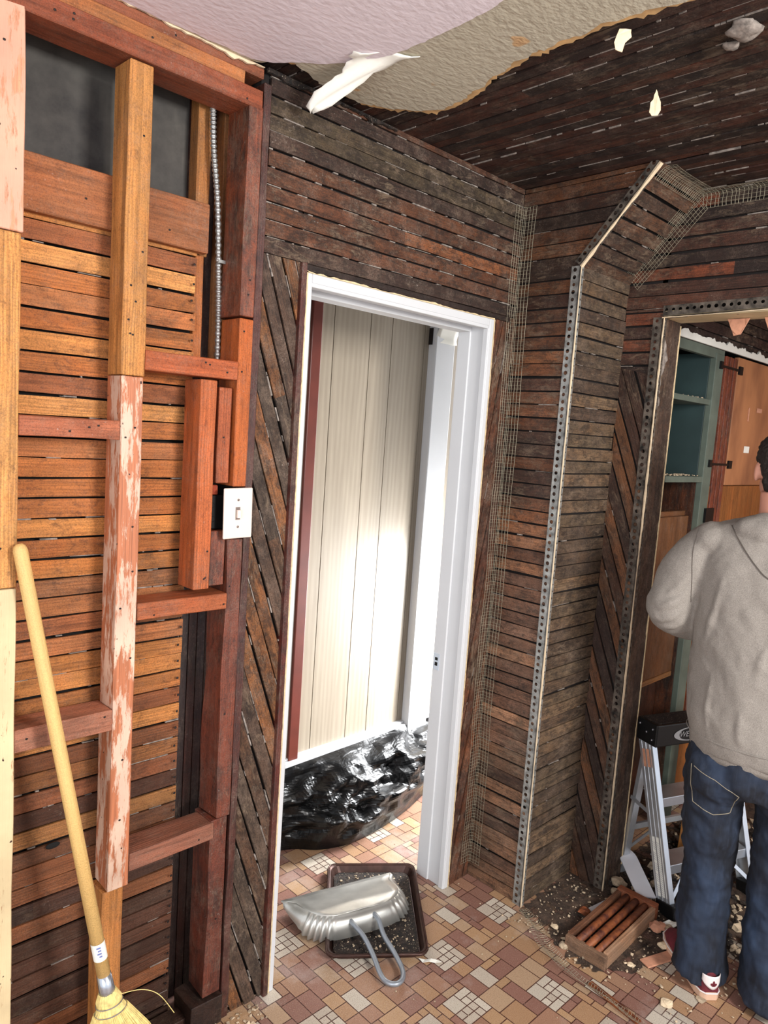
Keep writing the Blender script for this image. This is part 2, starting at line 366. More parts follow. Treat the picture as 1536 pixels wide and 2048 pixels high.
def pal(cols, zdark=None, var=.18):
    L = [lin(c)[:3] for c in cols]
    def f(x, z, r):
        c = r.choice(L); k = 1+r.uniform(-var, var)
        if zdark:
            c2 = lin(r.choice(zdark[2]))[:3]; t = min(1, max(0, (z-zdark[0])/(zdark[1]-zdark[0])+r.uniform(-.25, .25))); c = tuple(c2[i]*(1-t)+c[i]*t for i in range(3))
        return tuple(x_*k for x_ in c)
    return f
YA, XB, YB, XC, YC = 1.58, 2.136, 1.337, 2.46, 1.198
ZC = 2.5

# ================================================================ SETTING
# floor of vinyl mosaic
def make_floor():
    rnd = random.Random(4); U = .0262; W_, H_ = 30, 24
    occ = [[None]*W_ for _ in range(H_)]; rects = []
    whites = [(2, 3), (11, 8), (20, 2), (25, 14), (6, 16), (16, 19)]
    def place(x, y, w_, h_, c):
        for j in range(h_):
            for i in range(w_): occ[(y+j) % H_][(x+i) % W_] = 1
        rects.append((x, y, w_, h_, c))
    def free(x, y, w_, h_): return all(occ[(y+j) % H_][(x+i) % W_] is None for j in range(h_) for i in range(w_))
    for wx, wy in whites:
        for (i, j, a, b) in [(0, 0, 2, 1), (2, 0, 1, 1), (3, 0, 1, 2), (0, 1, 1, 1), (1, 1, 1, 1), (2, 1, 1, 1), (0, 2, 2, 2), (2, 2, 1, 1), (3, 2, 1, 1), (2, 3, 2, 1)]:
            place(wx+i, wy+j, a, b, 'w')
    for wx, wy in ((8, 4), (17, 12), (27, 7), (1, 11), (12, 20), (22, 21)):
        if free(wx, wy, 2, 3): place(wx, wy, 2, 3, 'w')
    for y in range(H_):
        for x in range(W_):
            if occ[y][x]: continue
            for a, b in rnd.sample([(3, 3), (3, 2), (2, 3), (4, 3), (2, 2)], 5)+[(2, 1), (1, 2), (3, 1), (1, 1)]:
                if free(x, y, a, b): place(x, y, a, b, rnd.choice('oobrrt')); break
    C = {'w': [(196, 186, 170), (184, 172, 156)], 'o': [(172, 138, 104), (166, 130, 98)], 'b': [(154, 116, 94), (158, 122, 98)], 'r': [(142, 104, 90), (136, 98, 86)], 't': [(172, 144, 116)]}
    mb = MB(); x0, x1, y0, y1 = -1.2, 4.2, -1.9, 2.35; g = .0016
    mb.box((x0-.05, y0-.05, -.03), (x1+.05, y1+.05, -.0006), lin((78, 44, 38)))
    for ty in range(int((y1-y0)/(H_*U))+1):
        for tx in range(int((x1-x0)/(W_*U))+1):
            for (x, y, a, b, c) in rects:
                X0, Y0 = x0+(tx*W_+x)*U, y0+(ty*H_+y)*U; X1, Y1 = X0+a*U, Y0+b*U
                if X0 > x1-.1 or Y0 > y1-.1 or (Y1 < .2 and X0 < .3): continue
                t = lin(rnd.choice(C[c])); kk = 1+rnd.uniform(-.08, .08)
                mb.add([(X0+g, Y0+g, 0), (X1-g, Y0+g, 0), (X1-g, Y1-g, 0), (X0+g, Y1-g, 0)], [(0, 1, 2, 3)], tuple(v*kk for v in t[:3]))
    struct(mb.build('floor', 'tile'))
make_floor()

# ceiling: dark laths running away from the viewer
mb = MB()
cpal = pal([(60, 34, 27), (48, 28, 24), (72, 38, 28), (40, 26, 22), (84, 46, 32)])
laths(mb, (0, 0, 2.502), (0, 1, 0), (1, 0, 0), (0, 0, -1), [(-.9, .3), (1.6, .3), (1.6, 2.5), (-.9, 2.5)], 0, .040, .006, cpal, 5, .8, joint=2.5)
laths(mb, (0, 0, 2.503), (0, 1, 0), (1, 0, 0), (0, 0, -1), [(-.9, 2.6), (1.3, 2.6), (1.3, 4.0), (-.9, 4.0)], 0, .040, .006, cpal, 6, .2, joint=.8)
mb.box((-1.2, -1.9, 2.515), (4.2, 2.35, 2.56), (.02, .015, .012), 2)
struct(mb.build('ceiling', ['lath_ceiling', 'plaster_key', 'dark_back']))
# remaining ceiling plaster: beige skim with pinkish paint over it
def ragged(pts, n=6, amp=.006, seed=0, keep=()):
    out = []
    for i in range(len(pts)):
        a, b = V(pts[i]), V(pts[(i+1) % len(pts)]); out.append(a)
        if i in keep: continue
        L = (b-a).length; m = max(2, int(L/.012)); d = (b-a).normalized(); nn = V((-d.y, d.x, 0)) if abs(d.z) < .9 else V((1, 0, 0))
        for k in range(1, m):
            p = a+(b-a)*k/m; out.append(p+nn*noise.noise(V((p.x*30+seed, p.y*30, p.z*30)))*amp*1.6+nn*noise.noise(V((p.x*110+seed, p.y*110, p.z*110)))*amp)
    return out
def bez(pts, n=8):
    """catmull-rom through 3D points"""
    P = [V(p) for p in pts]; out = []
    for i in range(len(P)-1):
        p0, p1, p2, p3 = P[max(i-1, 0)], P[i], P[i+1], P[min(i+2, len(P)-1)]
        for k in range(n):
            t = k/n; out.append(.5*((2*p1)+(p2-p0)*t+(2*p0-5*p1+4*p2-p3)*t*t+(3*p1-p0-3*p2+p3)*t**3))
    out.append(P[-1]); return out
edge = bez([(1.09, 1.50, 0), (1.215, 1.53, 0), (1.34, 1.525, 0), (1.42, 1.475, 0), (1.482, 1.40, 0), (1.475, 1.29, 0), (1.43, 1.17, 0), (1.40, 1.06, 0), (1.394, .96, 0), (1.392, .825, 0), (1.41, .68, 0), (1.42, .3, 0), (1.45, -1.0, 0)], 5)
def plate(name, outline, z, th, mat, keep=(), amp=.006, seed=0):
    P = ragged([V((p[0], p[1], z)) for p in outline], amp=amp, seed=seed, keep=keep); mb = MB(); mb.prism(P, (0, 0, th)); return mb.build(name, mat, recalc=True)
ol = [(-.5, -1.0), (-.5, 1.578), (.75, 1.578), (1.02, 1.568), (1.045, 1.52)]+[tuple(p[:2]) for p in edge]
k = [0, 1, len(ol)-1]
pl0 = struct(plate('ceiling_plaster', ol, 2.4915, .0055, 'tan', k, .012, 3))
ol2 = [(-.5, -1.0), (-.5, 1.577), (.75, 1.577), (1.02, 1.562), (1.045, 1.52)]+[(p[0]-.010-.012*abs(math.sin(i*.9)), p[1]-.006) for i, p in enumerate(edge)]
struct(plate('ceiling_beige', ol2, 2.4885, .0028, 'beige', k, .006, 8))
pe = bez([(1.045, 1.53, 0), (1.09, 1.47, 0), (1.118, 1.445, 0), (1.14, 1.41, 0), (1.158, 1.385, 0), (1.18, 1.36, 0), (1.19, 1.30, 0), (1.194, 1.2, 0), (1.193, 1.1, 0), (1.188, 1.0, 0), (1.17, .9, 0), (1.15, .5, 0), (1.1, -1.0, 0)], 4)
ol3 = [(-.5, -1.0), (-.5, 1.57), (.75, 1.569), (1.0, 1.556)]+[tuple(p[:2]) for p in pe]
struct(plate('ceiling_paint', ol3, 2.4868, .0016, 'pink', [0, 1, len(ol3)-1], .003, 2))
# hanging flap of peeled paint
def strip_flap(name, cl, mat, label, cat, th=.0012, seed=0):
    """cl: list of (center, halfwidth vector)"""
    mb = MB(); rnd = random.Random(seed); P = []
    for i, (c, hv) in enumerate(cl):
        row = []
        for j in range(9):
            t = j/8*2-1; e = 1+noise.noise(V((i*.9+seed, math.copysign(3, t), 0)))*.45*(abs(t) > .9)
            row.append(V(c)+V(hv)*t*e+V((0, 0, -.004*math.sin(j*1.1+i*.4))))
        P.append(row)
    mb.grid(P); return tag(mb.build(name, mat, smooth=True, solid=th), label, cat)
cl = []
for i in range(17):
    t = i/16; c = V((1.178, 1.285, 2.4862)).lerp(V((1.158, 1.505, 2.4862)), t); c.z -= .100*max(0, t-.18)**1.25
    hw = float(np.interp(t, [0, .25, .5, .8, .92, 1], [.075, .055, .038, .034, .026, .004])); cl.append((c+rt*(.010*math.sin(t*5)), rt*hw))
strip_flap('paint_flap', cl, 'white_card', 'white peeled strip of ceiling paint hanging down above the lath wall', 'paint flap', seed=4)
def small_flap(pts, ext, mat, label, name='paint_flap'):
    mb = MB(); mb.prism(ragged([V(p) for p in pts], amp=.003), ext); return tag(mb.build(name, mat, recalc=True), label, 'paint flap')
def cam_leaf(c, pts, label, mat='cream'):
    c = V(c); small_flap([c+rt*x+V((0, 0, z)) for x, z in pts], tuple(fw*.0015), mat, label)
cam_leaf((1.408, .835, 2.487), [(-.008, 0), (.016, .0), (.018, -.014), (.006, -.026), (.002, -.044), (-.012, -.040), (-.016, -.026)], 'small cream scrap of paint curling down from the torn ceiling edge')
cam_leaf((1.708, .908, 2.497), [(-.001, 0), (.004, -.012), (.012, -.028), (.014, -.046), (.008, -.058), (-.006, -.060), (-.013, -.052), (-.012, -.030), (-.005, -.012)], 'pointed cream plaster flake hanging alone from the dark ceiling laths')
def lump(c, r, seed, sq=.5, n=7):
    mb = MB(); mb.ball((0, 0, 0), r, n)
    mb.v = [tuple(V(c)+V((p[0], p[1], p[2]*sq))*(1+.45*noise.noise(V(p)*(1.3/max(r, .001))+V((seed, seed, 0))))) for p in mb.v]; return mb
tag(lump((1.565, .655, 2.492), .034, 3, .35, 9).build('plaster_lump', 'plaster_key', smooth=True), 'pinkish grey plaster lump stuck on the ceiling laths near the upper right corner', 'plaster lump')
tag(lump((1.61, .70, 2.492), .016, 9, .4, 7).build('plaster_lump', 'plaster_key', smooth=True), 'small grey plaster blob beside the larger lump on the ceiling laths', 'plaster lump')

# ---- left wall, seen from behind between the studs
mb = MB()
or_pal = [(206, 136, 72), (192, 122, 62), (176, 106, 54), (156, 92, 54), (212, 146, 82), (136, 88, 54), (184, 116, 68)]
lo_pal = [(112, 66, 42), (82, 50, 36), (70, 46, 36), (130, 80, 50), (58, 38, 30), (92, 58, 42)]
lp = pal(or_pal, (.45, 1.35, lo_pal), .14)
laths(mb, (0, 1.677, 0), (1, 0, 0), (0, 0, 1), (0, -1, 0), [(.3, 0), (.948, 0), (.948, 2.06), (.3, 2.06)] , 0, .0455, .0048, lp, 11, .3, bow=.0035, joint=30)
mb.box((-.2, 1.70, 0), (.95, 1.72, 2.06), (.02, .015, .012), 2)
mb.ball((.628, 1.670, .625), (.017, .003, .008), 6, (.01, .01, .01), 2)
rn = random.Random(3)
for k in range(46):
    z = .02+k*.0455
    for x in (.936+rn.uniform(-.004, .003), .52+rn.uniform(-.004, .004)):
        mb.ball((x, 1.6665, z+rn.uniform(-.004, .004)), (.0035, .002, .0035), 4, (.02, .015, .012), 3)
struct(mb.build('wall_left', ['lath_orange', 'plaster_key', 'black', 'nail']))
mb = MB(); mb.box((.2, 1.742, 2.0), (1.0, 1.75, 2.52)); struct(mb.build('wall_left.001', 'grey_panel'))
mb = MB()
rn = random.Random(8)
for i in range(5):
    x = .95+i*.026; mb.box((x, 1.735, 0), (x+.023, 1.748, 2.5), lin(rn.choice([(58, 26, 20), (44, 22, 18), (70, 34, 24)])), 0, rn)
mb.box((.945, 1.75, 0), (1.2, 1.76, 2.5), (.01, .01, .01), 1)
struct(mb.build('wall_left.002', ['stud_red', 'black']))

# ---- wall beside and over the doorway
wp = pal([(92, 66, 50), (74, 52, 42), (108, 66, 42), (128, 76, 42), (84, 70, 52), (66, 46, 38), (98, 60, 40), (140, 84, 50), (110, 88, 58)])
dp = pal([(92, 70, 56), (80, 60, 48), (104, 74, 54), (136, 88, 52), (88, 72, 60)])
mb = MB(); W0, WA, WZ, WN = (0, YA, 0), (1, 0, 0), (0, 0, 1), (0, -1, 0)
laths(mb, W0, WA, WZ, WN, [(1.078, 2.07), (2.133, 2.07), (2.133, 2.5), (1.078, 2.5)], 0, .0415, .0055, wp, 21, .6, joint=1.9)
laths(mb, W0, WA, WZ, WN, [(1.058, 0), (1.192, 0), (1.192, 2.068), (1.074, 2.068)], -70, .0415, .006, dp, 22, .5, joint=3)
laths(mb, W0, WA, WZ, WN, [(2.024, 0), (2.133, 0), (2.133, 2.068), (2.024, 2.068)], 80, .043, .006, pal([(104, 60, 38), (84, 50, 36), (120, 72, 46)]), 23, .2, joint=.9)
mb.box((1.056, YA+.012, 0), (1.205, 1.72, 2.5), (.01, .01, .01), 2); mb.box((1.2, YA+.012, 2.06), (2.15, 1.72, 2.5), (.01, .01, .01), 2)
mb.box((2.02, YA+.012, 0), (2.15, 1.72, 2.06), (.01, .01, .01), 2)
struct(mb.build('wall_back', ['lath_front', 'plaster_key', 'dark_back']))

# ---- chase: face towards the doorway, and face towards the room
mb = MB()
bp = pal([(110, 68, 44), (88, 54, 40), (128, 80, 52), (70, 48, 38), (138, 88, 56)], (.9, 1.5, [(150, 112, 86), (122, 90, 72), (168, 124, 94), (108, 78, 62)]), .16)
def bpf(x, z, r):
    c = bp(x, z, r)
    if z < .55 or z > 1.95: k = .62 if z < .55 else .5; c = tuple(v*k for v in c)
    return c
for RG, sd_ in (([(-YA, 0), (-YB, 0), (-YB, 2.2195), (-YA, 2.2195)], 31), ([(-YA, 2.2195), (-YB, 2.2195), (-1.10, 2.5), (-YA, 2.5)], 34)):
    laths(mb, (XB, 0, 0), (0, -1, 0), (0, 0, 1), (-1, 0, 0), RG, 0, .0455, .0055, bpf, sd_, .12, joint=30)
struct(mb.build('wall_chase', ['lath_side', 'plaster_key']))
mb = MB()
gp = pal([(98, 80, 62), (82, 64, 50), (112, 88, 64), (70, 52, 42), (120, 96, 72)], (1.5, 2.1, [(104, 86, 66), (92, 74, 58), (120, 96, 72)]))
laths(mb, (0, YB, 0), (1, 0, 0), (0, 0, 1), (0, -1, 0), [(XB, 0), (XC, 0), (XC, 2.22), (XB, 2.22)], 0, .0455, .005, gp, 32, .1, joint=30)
ch = V((0, 1.10-YB, 2.5-2.22)); chl = ch.length; cd = ch.normalized(); cn = V((0, -cd.z, cd.y))
laths(mb, (0, YB, 2.22), (1, 0, 0), cd, cn, [(XB, 0), (XC, 0), (XC, chl), (XB, chl)], 0, .048, .007, pal([(96, 64, 44), (74, 52, 40), (60, 44, 36)]), 33, .12, joint=30)
mb.prism([(XB+.012, 1.70, 0), (XB+.012, YB+.012, 0), (XB+.012, YB+.012, 2.215), (XB+.012, 1.115, 2.51), (XB+.012, 1.70, 2.51)], (XC-XB+.1, 0, 0), (.01, .01, .01), 2)
struct(mb.build('wall_chase.001', ['lath_grey', 'plaster_key', 'dark_back'], recalc=True))

# ---- right wall around the second opening
mb = MB()
rp = pal([(86, 58, 42), (68, 46, 36), (112, 74, 48), (56, 40, 34)])
rp2 = pal([(86, 50, 36), (62, 40, 33), (130, 70, 46), (50, 36, 32), (74, 46, 36)])
CO, CA, CZ, CN = (XC, 0, 0), (0, -1, 0), (0, 0, 1), (-1, 0, 0)
laths(mb, CO, CA, CZ, CN, [(-YB, 0), (-YC, 0), (-YC, 1.90), (-YB, 1.93)], -68, .043, .007, rp, 41, .1, joint=30, bow=.003)
laths(mb, CO, CA, CZ, CN, [(-YB, 1.93), (-YC, 1.90), (-YC, 2.13), (-YB, 2.13)], 0, .0455, .007, rp2, 42, .15, joint=30)
laths(mb, CO, CA, CZ, CN, [(-YB, 2.13), (.6, 2.13), (.6, 2.5), (-YB, 2.5)], 0, .0455, .007, rp2, 43, .12, joint=1.2)
mb.box((XC+.012, YC+.002, 0), (2.598, 1.345, 2.5), (.01, .01, .01), 2); mb.box((XC+.012, -.6, 2.135), (2.598, YC+.02, 2.5), (.01, .01, .01), 2)
struct(mb.build('wall_right', ['lath_side', 'plaster_key', 'dark_back']))

# ---- hall behind the doorway
mb = MB(); rn = random.Random(2)
gx = [1.765, 1.838, 2.028, 2.149, 2.345, 2.60, 2.79, 2.92, 3.2, 3.6]
for a, b in zip(gx[:-1], gx[1:]): mb.box((a+.002, 2.2, .33), (b-.002, 2.212, 2.5), (.5, .5, .5), 0, rn)
mb.box((1.3, 2.214, 0), (3.9, 2.23, 2.5), (.5, .5, .5), 1)
struct(mb.build('wall_hall', ['oak', 'dark_back']))
mb = MB(); mb.box((1.3, 2.19, 0), (1.715, 2.213, 2.5)); struct(mb.build('wall_hall.001', simple('grey_hall_paint', (150, 148, 140), .7)))
mb = MB(); mb.box((1.715, 2.176, .33), (1.762, 2.213, 2.5)); struct(mb.build('trim_1', 'batten', bevel=.003))
mb = MB(); mb.box((1.69, 2.165, .285), (3.6, 2.21, .335)); mb.box((1.69, 2.18, .335), (3.6, 2.21, .345)); struct(mb.build('trim_2', 'white_paint', bevel=.003))
mb = MB(); mb.box((2.372, 2.155, .0), (2.495, 2.20, 2.5)); struct(mb.build('trim_3', 'white_paint', bevel=.004))
mb = MB(); mb.box((1.2, 1.70, 2.46), (3.9, 2.35, 2.48)); struct(mb.build('ceiling_hall', 'white_paint'))
mb = MB(); mb.box((2.15, 1.64, 0), (3.9, 1.70, 2.5)); struct(mb.build('wall_hall.002', 'white_paint'))

# ---- door casing 1 (white jambs and head)
def jamb_profile(mb, a, b, depth0, depth1, inward, th=.022):
    pass
fr = struct(MB().build('door_1', 'white_paint')) if False else None
d1 = bpy.data.objects.new('door_1', None); COL.objects.link(d1); d1.location = (1.6, 1.6, 0); d1['kind'] = 'structure'
mb = MB()
mb.box((1.990, 1.572, 0), (2.012, 1.704, 2.046)); mb.box((1.984, 1.574, 0), (1.992, 1.596, 2.03)); mb.box((1.984, 1.650, 0), (1.992, 1.704, 2.012))
mb.build('jamb', 'white_paint', d1, bevel=.0025)
mb = MB(); mb.box((1.214, 1.572, 0), (1.230, 1.704, 2.046)); mb.build('jamb', 'white_paint', d1, bevel=.0025)
mb = MB()
mb.box((1.2305, 1.572, 2.022), (1.9895, 1.704, 2.046)); mb.box((1.23, 1.574, 2.012), (1.99, 1.594, 2.024)); mb.box((1.23, 1.650, 2.006), (1.99, 1.704, 2.024))
mb.build('head', 'white_paint', d1, bevel=.0025)
mb = MB(); mb.box((1.9824, 1.672, .80), (1.9842, 1.70, .86)); sp = mb.build('strike_plate', 'alu_flange', d1)
mb = MB(); mb.box((1.9815, 1.680, .815), (1.983, 1.692, .828)); mb.box((1.9815, 1.680, .835), (1.983, 1.692, .846)); mb.build('latch_slot', 'black_iron', sp)
# ragged torn plaster edge around the casing
def ragged_strip(mb, p0, p1, side, nrm, w0, amp, th, seed, step=.012):
    p0, p1, side, nrm = V(p0), V(p1), V(side), V(nrm); L = (p1-p0).length; n = int(L/step); d = (p1-p0).normalized(); A_ = []; B_ = []
    for i in range(n+1):
        u = L*i/n; e = w0+amp*(noise.noise(V((u*9, seed, 0)))+.7*noise.noise(V((u*45, seed, 5))))
        A_.append(p0+d*u); B_.append(p0+d*u+side*max(.0008, e))
    for i in range(n):
        mb.prism([A_[i], A_[i+1], B_[i+1], B_[i]], nrm*th)
mb = MB()
ragged_strip(mb, (1.2145, 1.571, 0.0), (1.2145, 1.571, 2.05), (-1, 0, 0), (0, 1, 0), .005, .004, .02, 1)
ragged_strip(mb, (1.205, 1.571, 2.046), (2.012, 1.571, 2.046), (0, 0, 1), (0, 1, 0), .003, .005, .02, 2)
ragged_strip(mb, (2.012, 1.571, 0.0), (2.012, 1.571, 2.046), (1, 0, 0), (0, 1, 0), .003, .003, .02, 3)
mb.build('torn_edge', 'raw_edge', d1, recalc=True)
mb = MB(); rn = random.Random(9)
mb.box((1.19, 1.566, 0), (1.207, 1.66, 2.068), lin((88, 34, 24)), 0, rn); mb.build('side_board', 'stud_red', d1, bevel=.002)
mb = MB(); mb.box((1.2, 1.574, 2.050), (2.10, 1.66, 2.068), lin((40, 24, 20)), 0, rn); mb.build('head_board', 'stud_dark', d1, bevel=.002)
mb = MB(); ragged_strip(mb, (.35, 1.5705, 2.4905), (1.05, 1.5705, 2.4905), (0, 0, -1), (0, 1, 0), .005, .009, .006, 41); struct(mb.build('trim_4', 'cream', recalc=True))
mb = MB(); ragged_strip(mb, (1.06, 1.5690, 2.494), (1.50, 1.5690, 2.494), (0, 0, -1), (0, 1, 0), .010, .018, .008, 43); struct(mb.build('trim_5', 'dirt', recalc=True))
# paper flap on the hall post
mb = MB()
mb.grid([[(2.372+.123*j/5, 2.150-.010*math.sin(i*.9)-.012*(i/6)*(j/5), 2.145-.105*i/6-.012*noise.noise(V((j*.7, i, 0)))) for j in range(6)] for i in range(7)])
tag(mb.build('paper_flap', 'white_card', smooth=True, solid=.0015), 'white paper flap folded over the top of the white post in the hall', 'paper')
mb = MB(); mb.box((2.365, 2.175, 2.03), (2.3695, 2.195, 2.10)); tag(mb.build('hinge_leaf', 'nail'), 'small dark metal strip beside the white post at the top of the hall panelling', 'hinge')

# ================================================================ FRAMING MEMBERS
def member(name, lo, hi, rgb, label, cat, mat='stud', group=None, nails=0, seed=0, jit=.0025, rot=None, paint=None):
    """a sawn timber: subdivided box with slightly worn arrises"""
    lo, hi = V(lo), V(hi); d = hi-lo; ax = max(range(3), key=lambda i: d[i]); oth = [i for i in range(3) if i != ax]
    n = max(1, int(d[ax]/.06)); rnd = random.Random(seed); o = rnd.random()*40; mb = MB(); rows = []
    t = lin(rgb)[:3]; vs = []; gs = []; fs = []; t = (t[0]*.93, t[1]*1.04, t[2]*1.02)
    for i in range(n+1):
        a = lo[ax]+d[ax]*i/n
        for x, y in ((0, 0), (1, 0), (1, 1), (0, 1)):
            p = V((0, 0, 0)); p[ax] = a
            p[oth[0]] = (lo, hi)[x][oth[0]]+noise.noise(V((a*5+o, x*5, y*9)))*jit; p[oth[1]] = (lo, hi)[y][oth[1]]+noise.noise(V((a*5+o, x*5+40, y*9)))*jit
            vs.append(p); gs.append((a+o, p[oth[0]]+o*.3, p[oth[1]]+o*.7))
    for i in range(n):
        for k_ in range(4): fs.append((i*4+k_, i*4+(k_+1) % 4, i*4+4+(k_+1) % 4, i*4+4+k_))
    fs.append((3, 2, 1, 0)); fs.append(tuple(n*4+k_ for k_ in range(4)))
    if rot:
        c = V(rot[0]); R = Matrix.Rotation(math.radians(rot[2]), 3, rot[1]); vs = [c+R @ (p-c) for p in vs]
    mb.add(vs, fs, t, gs)
    e = mb.build(name, mat, recalc=True); md = e.modifiers.new('bevel', 'BEVEL'); md.width = .0018; md.segments = 1; md.limit_method = 'ANGLE'
    tag(e, label, cat, group)
    if nails:
        for q in range(nails):
            a = lo[ax]+d[ax]*rnd.uniform(.04, .96); p = V((0, lo[1]-.0006, 0)); p[ax] = a
            o2 = 0 if ax == 2 else 2; p[o2] = lo[o2]+d[o2]*rnd.uniform(.2, .8)
            nb = MB(); nb.ball(p, (.0028, .0012, .0028), 4); nb.build('nail', 'nail', e)
    return e
def paint_wood(name, base, paint, cover, seed=0.):
    """wood with remnants of old paint in irregular patches"""
    t = NT(name); g = t.attr('gco').outputs['Vector']; o = t.obj()
    fine = t.noise(t.n('ShaderNodeMapping', {0: g, 3: (5, 260, 260)}).outputs[0], 1, 4, .6); gm = t.mapr(fine, .3, .7, .6, 1.25)
    col = t.mix(1., lin(base), t.n('ShaderNodeCombineColor', {0: gm, 1: gm, 2: gm}).outputs[0], 'MULTIPLY')
    pn = t.noise(t.n('ShaderNodeMapping', {0: g, 1: (seed, 0, 0), 3: (7, 34, 34)}).outputs[0], 1, 6, .72)
    m = t.mapr(pn, 1-cover-.03, 1-cover+.03); pc = t.mix(t.mapr(t.noise(o, 7, 4), .3, .7), lin(paint), tuple(v*.72 for v in lin(paint)[:3])+(1,))
    col = t.mix(m, col, pc); nh = t.noise(o, 75, 1, .3); col = t.mix(t.mapr(nh, .76, .79), col, lin((60, 34, 26)))
    t.bump(t.math('ADD', fine, m), .3, .004); return t.fin(col, .6)
M_['paint1'] = paint_wood('wood_with_cream_paint', (184, 112, 76), (226, 190, 166), .50, 1.)
M_['paint2'] = paint_wood('wood_with_pink_paint', (206, 140, 104), (222, 166, 138), .55, 6.)
M_['paint3'] = paint_wood('wood_with_ivory_paint', (170, 116, 80), (228, 204, 160), .62, 9.)
# left post in three lengths
member('wall_stud', (.40, 1.572, 1.985), (.512, 1.665, 2.40), (210, 140, 100), 'pinkish painted top length of the post at the left edge of the photo', 'stud', 'paint2', None, 3, 1)
member('wall_stud', (.40, 1.574, 1.278), (.509, 1.665, 1.983), (206, 138, 78), 'tan middle length of the post at the left edge, above the ivory painted one', 'stud', 'stud', None, 5, 2)
member('wall_stud', (.40, 1.572, .045), (.508, 1.665, 1.276), (214, 180, 134), 'ivory painted lower length of the post at the left edge beside the broom handle', 'stud', 'paint3', None, 3, 3)
# centre stud in three lengths
member('wall_stud', (.720, 1.578, 1.733), (.774, 1.650, 2.39), (196, 128, 70), 'orange brown upper length of the centre stud under the top plate', 'stud', 'stud', None, 7, 4)
member('wall_stud', (.722, 1.576, .515), (.772, 1.650, 1.731), (200, 140, 110), 'centre stud length with peeling cream and pink paint', 'stud', 'paint1', None, 8, 5)
member('wall_stud', (.712, 1.584, .045), (.764, 1.650, .512), (196, 122, 66), 'clean orange foot length of the centre stud behind the broom', 'stud', 'stud', None, 0, 6)
# right stud
member('wall_stud', (1.014, 1.574, 1.905), (1.054, 1.665, 2.40), (140, 66, 38), 'dark red upper length of the stud right of the metal conduit', 'stud', 'stud_red', None, 2, 7)
member('wall_stud', (1.018, 1.578, 1.484), (1.062, 1.665, 1.900), (192, 96, 46), 'bright orange stud length directly above the light switch', 'stud', 'stud', None, 2, 8)
member('wall_stud', (1.012, 1.578, .60), (1.056, 1.665, 1.35), (126, 58, 38), 'dark red stud length below the light switch', 'stud', 'stud_red', None, 2, 9, .006)
member('wall_stud', (1.000, 1.580, .09), (1.050, 1.665, .598), (112, 50, 34), 'blackened red stud length beside the diagonal laths at the floor', 'stud', 'stud_red', None, 1, 10, .006)
member('lath_nailer', (1.056, 1.576, 0), (1.077, 1.64, 2.46), (86, 40, 32), 'thin dark red vertical strip along the left edge of the lath wall', 'wood strip', 'stud_red', None, 0, 11, .004)
# recessed verticals around the conduit
member('wall_stud', (.948, 1.690, 2.05), (.985, 1.73, 2.46), (176, 112, 62), 'narrow tan upright behind the metal conduit beside the grey board', 'stud', 'stud', None, 0, 12)
member('wall_stud', (1.02, 1.690, 1.74), (1.045, 1.73, 2.46), (160, 100, 60), 'recessed brown upright just right of the metal conduit', 'stud', 'stud', None, 0, 13)
member('wall_stud', (.950, 1.684, 1.78), (.974, 1.71, 2.05), (176, 98, 50), 'short orange upright at the cut ends of the amber laths beside the conduit', 'stud', 'stud', None, 0, 14)
# short jack pieces
member('jack_stud', (.918, 1.578, 1.228), (.962, 1.655, 1.742), (184, 92, 50), 'orange jack stud left of the light switch, between two cross blocks', 'stud', 'stud', None, 3, 15)
member('jack_stud', (.974, 1.586, 1.492), (1.010, 1.655, 1.728), (164, 82, 50), 'short red brown piece directly above the gap beside the light switch', 'stud', 'stud', None, 1, 16)
member('jack_stud', (.966, 1.586, 1.232), (1.008, 1.655, 1.372), (138, 66, 42), 'short dark red piece under the electrical box', 'stud', 'stud_red', None, 0, 17)
member('box_bridge', (.962, 1.60, 1.462), (.99, 1.64, 1.486), (170, 60, 28), 'small orange red wood block over the electrical box', 'wood block', 'stud', None, 0, 18)
# cross blocks
member('cross_block', (.774, 1.574, 1.748), (1.016, 1.650, 1.793), (182, 90, 52), 'orange cross block joining the centre stud and the stud above the switch', 'cross block', 'stud', None, 3, 20)
member('cross_block', (.5095, 1.578, 1.590), (.7215, 1.650, 1.631), (190, 104, 72), 'pinkish cross block in the left bay level with the jack stud', 'cross block', 'stud', None, 3, 21)
member('cross_block', (.774, 1.574, 1.172), (1.014, 1.655, 1.212), (172, 88, 52), 'dusty cross block under the jack studs', 'cross block', 'stud', None, 2, 22)
member('cross_block', (.5085, 1.576, .918), (.7215, 1.655, .968), (176, 108, 84), 'pale dusty cross block in the left bay behind the broom handle', 'cross block', 'stud', None, 2, 23)
member('cross_block', (.774, 1.576, .548), (1.006, 1.655, .594), (140, 84, 66), 'lowest cross block, thick with grey dust, right of the centre stud', 'cross block', 'stud', None, 1, 24)
member('sill_block', (.77, 1.60, .0), (1.0, 1.655, .040), (74, 50, 42), 'dark dusty bottom plate on the floor right of the centre stud', 'bottom plate', 'stud_dark', None, 0, 25)
member('sill_block', (.40, 1.59, .0), (.765, 1.66, .044), (70, 46, 38), 'dark bottom plate behind the broom head', 'bottom plate', 'stud_dark', None, 0, 26)
member('sill_block', (.96, 1.568, .0), (1.055, 1.67, .085), (60, 38, 32), 'blackened wood lump under the red stud next to the tiled floor', 'bottom plate', 'stud_dark', None, 0, 27, .012)
# horizontal board below the grey panel
member('header_board', (.40, 1.652, 2.050), (.966, 1.674, 2.166), (158, 92, 56), 'wide brown horizontal board below the dark grey panel', 'board', 'stud', None, 6, 28)
